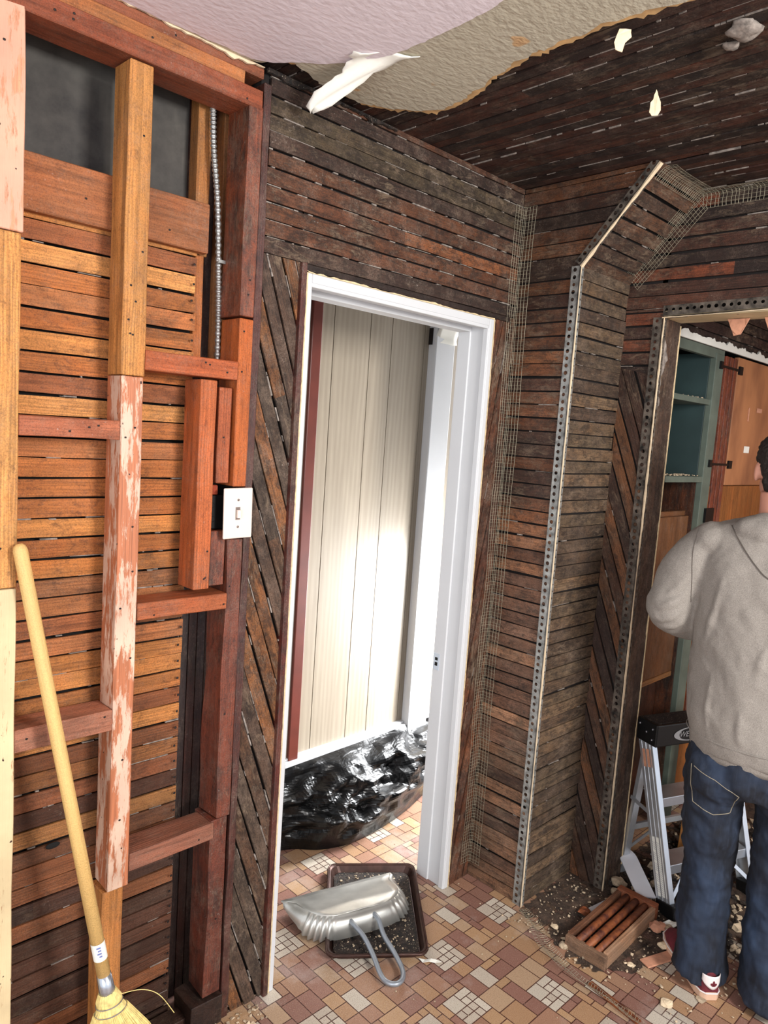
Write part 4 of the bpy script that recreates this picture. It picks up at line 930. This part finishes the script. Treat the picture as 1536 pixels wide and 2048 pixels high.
# black plastic sheet in the hall
mb = MB(); NR, NC = 20, 34; rb_ = random.Random(19); P = []
floorpts = bez([(1.50, 2.17, 0), (1.69, 2.12, 0), (1.78, 2.045, 0), (1.88, 2.005, 0), (1.97, 2.0, 0), (2.10, 2.01, 0), (2.22, 2.03, 0), (2.34, 2.06, 0), (2.46, 2.10, 0), (2.60, 2.14, 0)], 12)
for i in range(NR+1):
    row = []
    for j in range(NC+1):
        s = i/NR; t = j/NC*(len(floorpts)-1); k_ = min(int(t), len(floorpts)-2); fp = floorpts[k_].lerp(floorpts[k_+1], t-k_)
        ztop = .315+.02*(j/NC)
        p = V((fp.x, 2.172, ztop)).lerp(fp, s**.9); z = ztop*(1-s)**.85; y = 2.172+(fp.y-2.172)*(s**.75)
        y -= .05*math.sin(s*math.pi)
        q = V((fp.x*3.2+s*.9, s*1.6-fp.x*.8, 0)); nz = noise.noise
        r1 = -abs(nz(q*1.4+V((3, 0, 0)))); r2_ = -abs(nz(q*2.9+V((0, 7, 0)))); r3 = -abs(nz(V((fp.x*9+s*14, s*5-fp.x*3, 4)))); r4 = -abs(nz(V((fp.x*24-s*9, s*16, 9))))
        disp = .15*(r1+.25)+.10*(r2_+.22)+.03*(r3+.2)+rb_.uniform(-.022, .022)
        env = math.sin(min(1, s*1.02)*math.pi)**.5
        y -= disp*env*.8; z += disp*env*.25
        y = min(y, 2.155 if z < .29 else 2.163); z += rb_.uniform(-.006, .006)*env; row.append((fp.x+.03*nz(q*2)*env+rb_.uniform(-.011, .011)*env, y, max(z, .003+.004*abs(nz(q*3)))))
    P.append(row)
mb.grid(P); bg = mb.build('plastic_sheet', 'bag', smooth=False, solid=.0008); md = bg.modifiers.new('sub', 'SUBSURF'); md.levels = 1; md.render_levels = 1
tag(bg, 'crumpled black plastic sheet bunched on the hall floor below the panelling', 'plastic sheet')

# ================================================================ BROOM
h0, h1 = V((.507, 1.556, 1.370)), V((.677, 1.47, .362))
dv = (h1-h0).normalized(); brm = empty('broom', (.80, 1.45, 0), 'straw broom leaning against the left post', 'broom')
mb = MB(); mb.tube([h0-dv*.002, h0+dv*.003, h0+dv*.012, h0+(h1-h0)*.5, h1], [.006, .0115, .0142, .0145, .0148], 20, lin((226, 184, 116))); hd = mb.build('handle', 'broomwood', brm, smooth=True)
mb = MB(); mb.tube([h1-dv*.035, h1-dv*.0, h1+dv*.012], [.0155, .017, .018], 20); mb.build('metal_band', 'tin', brm, smooth=True)
lab0 = h0.lerp(h1, .885); mb = MB(); mb.tube([lab0, lab0+dv*.042], .01515, 20, cap=False); lbo = mb.build('sticker', 'white_card', hd, smooth=True)
tocam = (V((0, 0, 1.65))-lab0); sd = dv.cross(tocam).normalized(); nn = sd.cross(dv).normalized()
if nn.dot(tocam) < 0: nn = -nn
mb = MB()
for i, ln in enumerate((.009, .007, .009, .006)): mb.beam(lab0+dv*(.008+i*.007)+nn*.0155-sd*.004, lab0+dv*(.008+i*.007)+nn*.0155+sd*(ln-.004), .0035, .0006, dv)
mb.build('sticker_print', 'blue_print', lbo)
b0 = h1+dv*.008; mb = MB(); side = V((.93, -.36, 0)); nf = dv.cross(side).normalized(); side = nf.cross(dv).normalized()
mb.loft([(b0, .019, .017), (b0+dv*.02, .028, .021), (b0+dv*.035, .027, .02), (b0+dv*.05, .036, .024), (b0+dv*.12, .070, .034), (b0+dv*.22, .10, .04), (b0+dv*.345, .125, .034)], side, nf, 72)
mb.v = [tuple(V(p)+V((noise.noise(V(p)*300), noise.noise(V(p)*300+V((9, 0, 0))), 0))*.002) for p in mb.v]
br = mb.build('bristle_head', 'straw', brm, smooth=False)
mb = MB(); rn = random.Random(14)
for i in range(260):
    a = rn.uniform(0, 2*math.pi); c, s_ = math.cos(a), math.sin(a); j = rn.uniform(.97, 1.06)
    pts = [b0+dv*u+side*c*ra*j+nf*s_*rb*j for u, ra, rb in ((.05, .036, .024), (.12, .070, .034), (.22, .101, .041), (.348, .127, .035))]; mb.tube(pts, .0011, 4)
o = mb.build('bristles', 'straw', brm); o['kind'] = 'stuff'
mb = MB(); mb.tube(bez([b0+dv*.02+side*.02, b0+dv*.03+side*.07, b0+dv*.06+side*.105, b0+dv*.12+side*.13], 6), .0009, 5); mb.build('loose_straw', 'straw', brm)
for u, ra in ((.03, .0295), (.048, .0345)):
    mb = MB(); mb.tube([b0+dv*u+side*math.cos(t)*ra+nf*math.sin(t)*(ra*.77) for t in [i*math.pi/12 for i in range(25)]], .0011, 5); mb.build('binding_wire', 'tin', brm)

# ================================================================ STEPLADDER
ld = empty('stepladder', (2.51, .95, 0), 'small aluminium stepladder with a black top cap behind the man', 'stepladder')
E1 = V((.934, -.357, 0)); BK = V((.357, .934, 0)); F0 = V((2.505, .945, 0)); Zv = V((0, 0, 1))
def LP(e, b, z): return F0+E1*e+BK*b+Zv*z
lean = .175/.57
def rail(e, name='rail'):
    mb = MB()
    a, b = LP(e, 0, .02), LP(e, .175, .575); mb.beam(a, b, .022, .003, E1, (.6, .6, .6), 1)   # front flange
    off = BK*.035; sgn = 1 if e < .2 else -1
    mb.beam(a+off*.95-E1*.010*sgn, b+off*.95-E1*.010*sgn, .066, .003, BK)  # web
    for q in (.2, .5, .8): mb.beam(a+off*2*q-E1*.012*sgn, b+off*2*q-E1*.012*sgn, .006, .003, BK)
    mb.beam(a+off*1.9, b+off*1.9, .022, .003, E1)
    r_ = mb.build('rail', ['alu', 'alu_flange'], ld, bevel=.0006)
    mb = MB(); mb.beam(LP(e, .02, 0), LP(e, .03, .05), .034, .085, E1); mb.build('rubber_foot', 'black_plastic', ld, bevel=.003); return r_, a, b, off
r_, ra, rb, off = rail(0); rail(.40)
mb = MB(); mb.beam(ra.lerp(rb, .07)+off-E1*.0122, ra.lerp(rb, .42)+off-E1*.0122, .050, .0012, BK); st = mb.build('warning_label', 'white_card', r_)
mb = MB()
for i in range(26):
    c = ra.lerp(rb, .08+.0125*i)+off-E1*.0132; mb.beam(c-BK*.019, c+BK*(.019 if i % 5 else .004), .0022, .0006, (rb-ra).normalized())
mb.build('label_text', 'white_print', st)
mb = MB(); mb.beam(ra.lerp(rb, .84)+off-E1*.0125, ra.lerp(rb, .95)+off-E1*.0125, .048, .0014, BK); mb.build('sticker', 'shard', r_)
for z, w_ in ((.17, 0), (.39, 0)):
    b = z*lean; mb = MB()
    P0, P1 = LP(.0, b+.04, z), LP(.40, b+.04, z); mb.beam(P0, P1, .085, .004, BK); mb.beam(P0-BK*.041-Zv*.016, P1-BK*.041-Zv*.016, .004, .034, BK, (.5, .5, .5), 1)
    mb.build('step', ['alu', 'alu_flange'], ld, bevel=.001)
    mb = MB()
    for e in (0.004,): mb.ball(LP(e, b-.003, z-.01), .004, 5); mb.ball(LP(e, b-.003, z-.14), .004, 5)
    mb.build('rivet', 'tin', ld)
mb = MB(); mb.beam(LP(.005, .02, .06), LP(.12, .06, .165), .014, .003, E1); mb.build('brace', 'alu_flange', ld)
mb = MB(); mb.beam(LP(.395, .02, .06), LP(.28, .06, .165), .014, .003, E1); mb.build('brace', 'alu_flange', ld)
for e in (.02, .38):
    mb = MB(); mb.beam(LP(e, .285, .01), LP(e, .225, .57), .028, .018, E1); mb.build('rear_leg', 'alu', ld, bevel=.001)
mb = MB(); mb.beam(LP(.02, .268, .2), LP(.38, .268, .2), .022, .012, Zv); mb.beam(LP(.02, .278, .1), LP(.2, .268, .2), .012, .004, Zv); mb.build('rear_brace', 'alu', ld)
mb = MB(); mb.beam(LP(.0, .12, .31), LP(.0, .26, .33), .014, .003, Zv); mb.build('spreader', 'alu', ld)
# cap
mb = MB(); c0 = [LP(-.018, .15, .572), LP(.418, .15, .572), LP(.418, .252, .572), LP(-.018, .252, .572)]
mb.prism(c0, (0, 0, .084)); cap = mb.build('top_cap', 'black_plastic', ld, bevel=.005, recalc=True)
mb = MB(); mb.prism([LP(-.004, .162, .655), LP(.404, .162, .655), LP(.404, .242, .655), LP(-.004, .242, .655)], (0, 0, .003)); mb.build('dirt_layer', 'dirt', cap, recalc=True)
mb = MB()
for b, z in ((.17, .635), (.17, .595), (.20, .615), (.235, .635)): mb.ball(LP(-.019, b, z), .004, 5)
mb.build('rivet', 'tin', cap)
# oval swoosh logo and lettering on the cap front
mb = MB(); lc = LP(.150, .1485, .612)
for i in range(40):
    t0, t1 = 2*math.pi*i/40, 2*math.pi*(i+1)/40; q = []
    for t, k_ in ((t0, 1), (t1, 1), (t1, 0), (t0, 0)):
        th = .30 if math.cos(t) < 0 else .12; sc_ = 1-(0 if k_ else th*(.35+.65*abs(math.cos(t))))
        q.append(lc+E1*(.085*math.cos(t)*sc_)+Zv*(.026*math.sin(t)*(1 if k_ else .88)))
    mb.prism(q, -BK*.0006)
mb.build('logo_oval', 'white_print', cap, recalc=True)
cu = bpy.data.curves.new('logo_text', 'FONT'); cu.body = 'WERNER'; cu.size = .030; cu.extrude = .0004; cu.align_x = 'CENTER'; cu.align_y = 'CENTER'; cu.shear = .25
cu.materials.append(M_['white_print']); tmp = bpy.data.objects.new('logo_text', cu); COL.objects.link(tmp); dg = bpy.context.evaluated_depsgraph_get(); me = bpy.data.meshes.new_from_object(tmp.evaluated_get(dg)); COL.objects.unlink(tmp); bpy.data.objects.remove(tmp)
for v in me.vertices: v.co = lc+E1*v.co.x+Zv*v.co.y-BK*(v.co.z+.0008)
to = bpy.data.objects.new('logo_text', me); COL.objects.link(to); to.parent = cap; to.matrix_parent_inverse = (Matrix.Translation(ld.location) @ Matrix.Translation(-ld.location)).inverted()
# ================================================================ PERSON
PC = V((2.33, .655, 0)); PF = V((.965, .262, 0)); PL = V((-.262, .965, 0))
def H(l, f, z): return PC+PL*l+PF*f+V((0, 0, z))
man = empty('person', tuple(PC), 'man seen from behind in a grey hoodie and dark jeans at the right opening', 'person')
def remesh(o, vox, smooth=4, fac=.5, disp=()):
    m = o.modifiers.new('r', 'REMESH'); m.mode = 'VOXEL'; m.voxel_size = vox; m.use_smooth_shade = True
    m = o.modifiers.new('s', 'SMOOTH'); m.iterations = smooth; m.factor = fac
    for i, (st, size, depth) in enumerate(disp):
        tx = bpy.data.textures.new('wrinkle', 'CLOUDS'); tx.noise_scale = size; tx.noise_depth = depth
        d = o.modifiers.new('d%d' % i, 'DISPLACE'); d.texture = tx; d.strength = st; d.mid_level = .5; d.texture_coords = 'LOCAL'
def limb(mb, pts, rs, n=20): mb.tube(bez(pts, 6), list(np.interp(np.linspace(0, len(rs)-1, (len(pts)-1)*6+1), range(len(rs)), rs)), n)
cx = .035
# body (skin)
mb = MB()
mb.loft([(H(cx, 0, .80), .15, .11), (H(cx, 0, .95), .155, .11), (H(cx, 0, 1.10), .15, .105), (H(cx, 0, 1.25), .16, .105), (H(cx, 0, 1.34), .155, .09), (H(cx, 0, 1.40), .10, .065), (H(.05, .0, 1.455), .062, .06), (H(.055, .005, 1.50), .056, .06), (H(.058, .012, 1.55), .056, .062)], PL, PF, 24)
hc = V(H(.060, .030, 1.615)); hyaw = math.radians(14)
hf = (Matrix.Rotation(hyaw, 3, 'Z') @ PF); hl = (Matrix.Rotation(hyaw, 3, 'Z') @ PL)
HM = Matrix((hl, hf, Zv)).transposed()
mb.ball(hc+V((0, 0, .02)), (.073, .092, .086), 14, mat=HM); mb.ball(hc+hf*.03-Zv*.045, (.055, .062, .062), 12, mat=HM)
mb.ball(hc+hf*.094-Zv*.012, (.012, .02, .022), 6, mat=HM); mb.ball(hc+hf*.082-Zv*.052, (.022, .012, .008), 6, mat=HM)
for s in (1, -1):
    mb.ball(hc+hl*.073*s-hf*.008-Zv*.012, (.008, .019, .031), 8, mat=HM @ Matrix.Rotation(.25*s, 3, 'Z'))
    mb.ball(hc+hf*.074+hl*.03*s+Zv*.012, (.013, .01, .007), 6, mat=HM)
for s in (1, -1):
    c = cx+.0
    S_, El, Wr = H(c+.16*s, 0, 1.355), H(c+.27*s, .0, 1.15), H(c+.10*s, .22, 1.06)
    limb(mb, [S_, S_.lerp(El, .5), El, El.lerp(Wr, .5), Wr], [.052, .047, .040, .036, .027])
    hd_ = (PF*.9-PL*s*.35).normalized(); hs = hd_.cross(Zv)
    mb.loft([(Wr, .026, .020), (Wr+hd_*.03, .034, .017), (Wr+hd_*.07, .041, .015), (Wr+hd_*.09, .038, .013)], hs, Zv, 16)
    for q, (ln, o_) in enumerate(((.070, -.030), (.080, -.010), (.074, .010), (.058, .029))):
        b = Wr+hd_*.082+hs*o_; mb.tube([b, b+hd_*ln*.45-Zv*.006, b+hd_*ln*.75-Zv*.022, b+hd_*ln*.85-Zv*.040], [.0088, .0085, .0078, .0065], 10)
    tb = Wr+hd_*.03+PL*(-s)*.0+hs*(.03*(1 if s < 0 else -1)); mb.tube([tb, tb+hd_*.03+hs*(.022*(1 if s < 0 else -1)), tb+hd_*.065+hs*(.026*(1 if s < 0 else -1))-Zv*.008], [.012, .010, .008], 10)
hipz = .80
legs = {}
for s, foot in ((1, (.088, -.005)), (-1, (-.074, .022))):
    hp_ = H(cx+.085*s, 0, .80); kn = H(.135 if s > 0 else -.07, .015, .44); an = H(foot[0]+.03*(1 if s > 0 else -.2), foot[1], .075); legs[s] = (hp_, kn, an)
    limb(mb, [hp_, hp_.lerp(kn, .5), kn, kn.lerp(an, .4), an], [.082, .070, .052, .050, .036])
body = mb.build('body', 'skin', man); remesh(body, .0055, 5, .5)
# hair
mb = MB(); mb.ball(hc+V((0, 0, .026))-hf*.008, (.0815, .098, .093), 16, mat=HM); mb.ball(hc-hf*.042-Zv*.030, (.062, .052, .060), 12, mat=HM)
mb.ball(hc-hf*.035-Zv*.062, (.045, .040, .030), 10, mat=HM)
hr = mb.build('hair', 'hair', man); 
# carve the face side by pushing front-low vertices inward
vs = hr.data.vertices
for v in vs:
    r = v.co-hc; f_, z_ = r.dot(hf), r.z; lat = r.dot(hl)
    if z_ < .045+.0*lat and f_ > -.004+max(0, -z_)*.25: v.co = hc+(v.co-hc)*.72
    elif abs(lat) > .066 and -.045 < z_ < .015 and abs(f_+.008) < .026: v.co = hc+(v.co-hc)*.80
remesh(hr, .004, 2, .5, ((.010, .012, 2),))
# hoodie
mb = MB()
mb.loft([(H(cx-.005, 0, .765), .196, .150), (H(cx-.005, 0, .80), .202, .158), (H(cx, 0, .87), .212, .166), (H(cx, 0, 1.0), .213, .162), (H(cx, 0, 1.12), .218, .158), (H(cx, -.004, 1.25), .226, .150), (H(cx, -.006, 1.34), .228, .136), (H(cx, -.004, 1.395), .215, .118), (H(.045, 0, 1.440), .180, .098), (H(.05, .0, 1.475), .080, .080)], PL, PF, 40)
for s in (1, -1): mb.ball(H(cx+.185*s, 0, 1.385), (.075, .085, .062), 12, mat=Matrix((PL, PF, Zv)).transposed())
mb.ball(H(.048, -.062, 1.435), (.118, .060, .062), 12, mat=Matrix((PL, PF, Zv)).transposed()); mb.ball(H(.048, -.085, 1.36), (.080, .045, .065), 12, mat=Matrix((PL, PF, Zv)).transposed())
for s in (1, -1):
    S_, El, Wr = H(cx+.195*s, 0, 1.372), H(cx+.283*s, -.01, 1.155), H(cx+.12*s, .19, 1.07)
    limb(mb, [S_, S_.lerp(El, .35)+PL*.018*s, S_.lerp(El, .7)+PL*.012*s, El, El.lerp(Wr, .5), Wr], [.074, .079, .079, .074, .062, .045], 24)
def back_hits(o, lz, lift):
    """points on the back of a garment at the given lateral and height positions"""
    bpy.context.view_layer.update(); dg = bpy.context.evaluated_depsgraph_get(); e = o.evaluated_get(dg); inv = o.matrix_world.inverted(); out = []
    for l, z in lz:
        ok, p, n_, _ = e.ray_cast(inv @ H(l, -1, z), PF)
        if ok: out.append((o.matrix_world @ p)-PF*lift)
    return out
def lzc(pts, n=7): return [(p.x, p.y) for p in bez([(a, b, 0) for a, b in pts], n)]
mb2 = MB(); mb2.v, mb2.f, mb2.m, mb2.tn, mb2.g = list(mb.v), list(mb.f), list(mb.m), list(mb.tn), list(mb.g)
t0_ = mb2.build('hoodie_draft', 'fleece', man); remesh(t0_, .008, 10, .6)
for pts_, r_w in (([(.262, 1.30), (.30, 1.24), (.335, 1.20)], .010), ([(.268, 1.235), (.31, 1.19), (.352, 1.165)], .012), ([(.27, 1.185), (.31, 1.15), (.35, 1.13)], .011), ([(.265, 1.145), (.30, 1.118), (.335, 1.105)], .010),
                  ([(.165, 1.33), (.185, 1.20), (.205, 1.08)], .012), ([(.17, 1.02), (.175, .92), (.165, .83)], .010), ([(.08, .95), (.085, .88), (.07, .82)], .010), ([(.02, 1.18), (.05, 1.08), (.055, .98)], .010), ([(-.05, 1.25), (-.02, 1.1), (-.01, .9)], .010)):
    h_ = back_hits(t0_, lzc(pts_), -.004)
    if len(h_) > 3: mb.tube(h_, [r_w*math.sin(math.pi*(k_+.6)/(len(h_)+.2))+.001 for k_ in range(len(h_))], 10)
bpy.data.objects.remove(t0_)
hdy = mb.build('hoodie', 'fleece', man); remesh(hdy, .0055, 6, .6, ((.016, .11, 1), (.005, .04, 1)))
seam_m = simple('dark_seam', (84, 76, 70), .9)
h_ = back_hits(hdy, lzc([(.262, 1.425), (.268, 1.36), (.262, 1.28), (.258, 1.20)], 10), .0003); mb = MB(); mb.tube(h_, .0012, 5); mb.build('armhole_seam', seam_m, hdy)
h_ = back_hits(hdy, lzc([(.172, 1.445), (.145, 1.405), (.10, 1.35), (.06, 1.315), (.0, 1.30), (-.06, 1.34), (-.10, 1.41)], 10), .0008); mb = MB(); mb.tube(h_, .0019, 5); mb.build('hood_seam', seam_m, hdy)
mb = MB(); mb.loft([(H(cx-.005, 0, .744), .186, .142), (H(cx-.005, 0, .76), .193, .149), (H(cx-.005, 0, .80), .198, .155), (H(cx-.005, 0, .812), .196, .153)], PL, PF, 48)
hb = mb.build('waistband', 'fleece', hdy, smooth=True)
mb = MB(); mb.tube([H(cx-.005, 0, .814)+PL*.2075*math.cos(t)+PF*.163*math.sin(t) for t in [i*math.pi/30 for i in range(61)]], .0015, 5); mb.build('seam', 'fleece', hdy)
# jeans
mb = MB()
mb.loft([(H(cx, 0, .84), .175, .125), (H(cx, 0, .78), .190, .140), (H(cx, -.004, .72), .196, .145), (H(cx, 0, .66), .190, .135)], PL, PF, 36)
mb.ball(H(cx+.085, -.055, .70), (.095, .09, .10), 12, mat=Matrix((PL, PF, Zv)).transposed()); mb.ball(H(cx-.085, -.055, .70), (.095, .09, .10), 12, mat=Matrix((PL, PF, Zv)).transposed())
mb.loft([(H(.128, -.005, .72), .092, .115), (H(.137, -.006, .62), .088, .110), (H(.134, 0, .50), .080, .098), (H(.130, .005, .40), .074, .088), (H(.128, 0, .25), .071, .082), (H(.122, -.005, .12), .074, .088), (H(.118, -.010, .055), .077, .095), (H(.117, -.012, .035), .076, .094)], PL, PF, 32)
mb.loft([(H(-.058, -.005, .72), .092, .115), (H(-.065, -.006, .62), .088, .110), (H(-.060, 0, .50), .080, .098), (H(-.060, .005, .40), .076, .090), (H(-.064, 0, .25), .075, .086), (H(-.070, -.005, .12), .078, .09), (H(-.074, -.010, .045), .082, .098), (H(-.074, -.012, .03), .080, .096)], PL, PF, 32)
jn = mb.build('jeans', 'denim', man); remesh(jn, .006, 5, .5, ((.024, .085, 1), (.010, .03, 1)))
# back pocket stitching
stm = simple('pale_stitching', (150, 140, 120), .8)
mb = MB()
def dense(P): return [(a[0]+(b[0]-a[0])*k_/8, a[1]+(b[1]-a[1])*k_/8) for a, b in zip(P[:-1], P[1:]) for k_ in range(8)]
pk = back_hits(jn, dense([(.200, .722), (.196, .66), (.185, .605), (.125, .585), (.082, .60), (.072, .65), (.062, .675), (.13, .705), (.200, .722)]), .0006)
mb.tube(pk, .0011, 5); mb.build('pocket_stitching', stm, jn)
# shoes
def shoe(hx, dirv, label_):
    dv_ = V(dirv).normalized(); sv = V((-dv_.y, dv_.x, 0)); root = None
    def S(a, b, z): return V((hx[0], hx[1], 0))+dv_*a+sv*b+Zv*z
    def secs(prof): return prof
    mb = MB(); pr_ = [(.0, .018), (.012, .030), (.04, .036), (.09, .036), (.15, .041), (.20, .046), (.24, .043), (.27, .032), (.287, .012)]
    ring0 = [S(a, w_, 0) for a, w_ in pr_]+[S(a, -w_, 0) for a, w_ in pr_[::-1]]
    mb.prism(ring0, (0, 0, .026)); so = mb.build('shoe', 'sole', man, bevel=.004, recalc=True); so['label'] = label_
    mb = MB(); mb.tube([p+Zv*.0245 for p in ring0]+[ring0[0]+Zv*.0245], .0022, 6); mb.build('sole_edge', 'shoe_white', so)
    mb = MB(); vs2 = [(S(.006, 0, .028), .002, .020)]
    hs = [(.004, .020, .060), (.015, .029, .078), (.05, .034, .080), (.09, .034, .082), (.13, .037, .072), (.18, .041, .056), (.23, .040, .046), (.265, .030, .040), (.283, .012, .032)]
    secl = []
    for a, w_, h_ in hs: secl.append((S(a, 0, .024+(h_-.024)*.0), w_, h_-.02))
    n_ = 20; vv = []
    for c, w_, h_ in secl:
        for k_ in range(n_):
            t = math.pi*k_/(n_-1); vv.append(c+sv*w_*math.cos(t)+Zv*h_*math.sin(t)**.8)
    ff = [(i*n_+k_, i*n_+k_+1, (i+1)*n_+k_+1, (i+1)*n_+k_) for i in range(len(hs)-1) for k_ in range(n_-1)]+[tuple(range(n_))]
    mb.add(vv, ff); up_ = mb.build('upper', 'suede', so, smooth=True, recalc=True)
    # white heel tab, wrapped round the heel
    mb = MB(); rows = []
    for i in range(7):
        z = .042+.036*i/6; row = []
        for k_ in range(13):
            t = (k_/12-.5)*2.3; wd = .031; lowcut = .040+.022*abs(t/1.15)**1.5; zz = lowcut+(.082-lowcut)*i/6
            row.append(S(.026-.030*math.cos(t), wd*math.sin(t), zz))
        rows.append(row)
    mb.grid(rows); ht = mb.build('heel_tab', 'shoe_white', so, smooth=True, solid=.0015)
    mb = MB()
    for ang_, ln in ((-.75, .013), (0, .018), (.75, .013)):   # three-leaf mark
        for q in range(1):
            base = .052; pts2 = []
            for j in range(10):
                t = 2*math.pi*j/10; u, w_ = ln/2*(1-math.cos(t)), .0038*math.sin(t); y_ = u*math.sin(ang_)+w_*math.cos(ang_); z_ = u*math.cos(ang_)-w_*math.sin(ang_)
                pts2.append(S(-.0058, y_, base+z_))
            mb.prism(pts2, dv_*.0008)
    mb.box((-.001, -.001, 0), (.001, .001, .001), mat=Matrix.Translation(S(-.0055, 0, .052)))
    mb.build('leaf_emblem', 'suede', ht, recalc=True)
    for sg in (1, -1):
        mb = MB()
        for q in range(3):
            a = .075+.022*q; mb.beam(S(a, sg*.0375, .030), S(a+.016, sg*.0335, .058), .007, .0014, dv_)
        mb.build('side_stripes', 'shoe_white', so)
shoe((2.222, .698), (.66, .75, 0), 'left burgundy trainer with white heel tab'); shoe((2.285, .535), (.95, .25, 0), 'right burgundy trainer mostly hidden by denim')
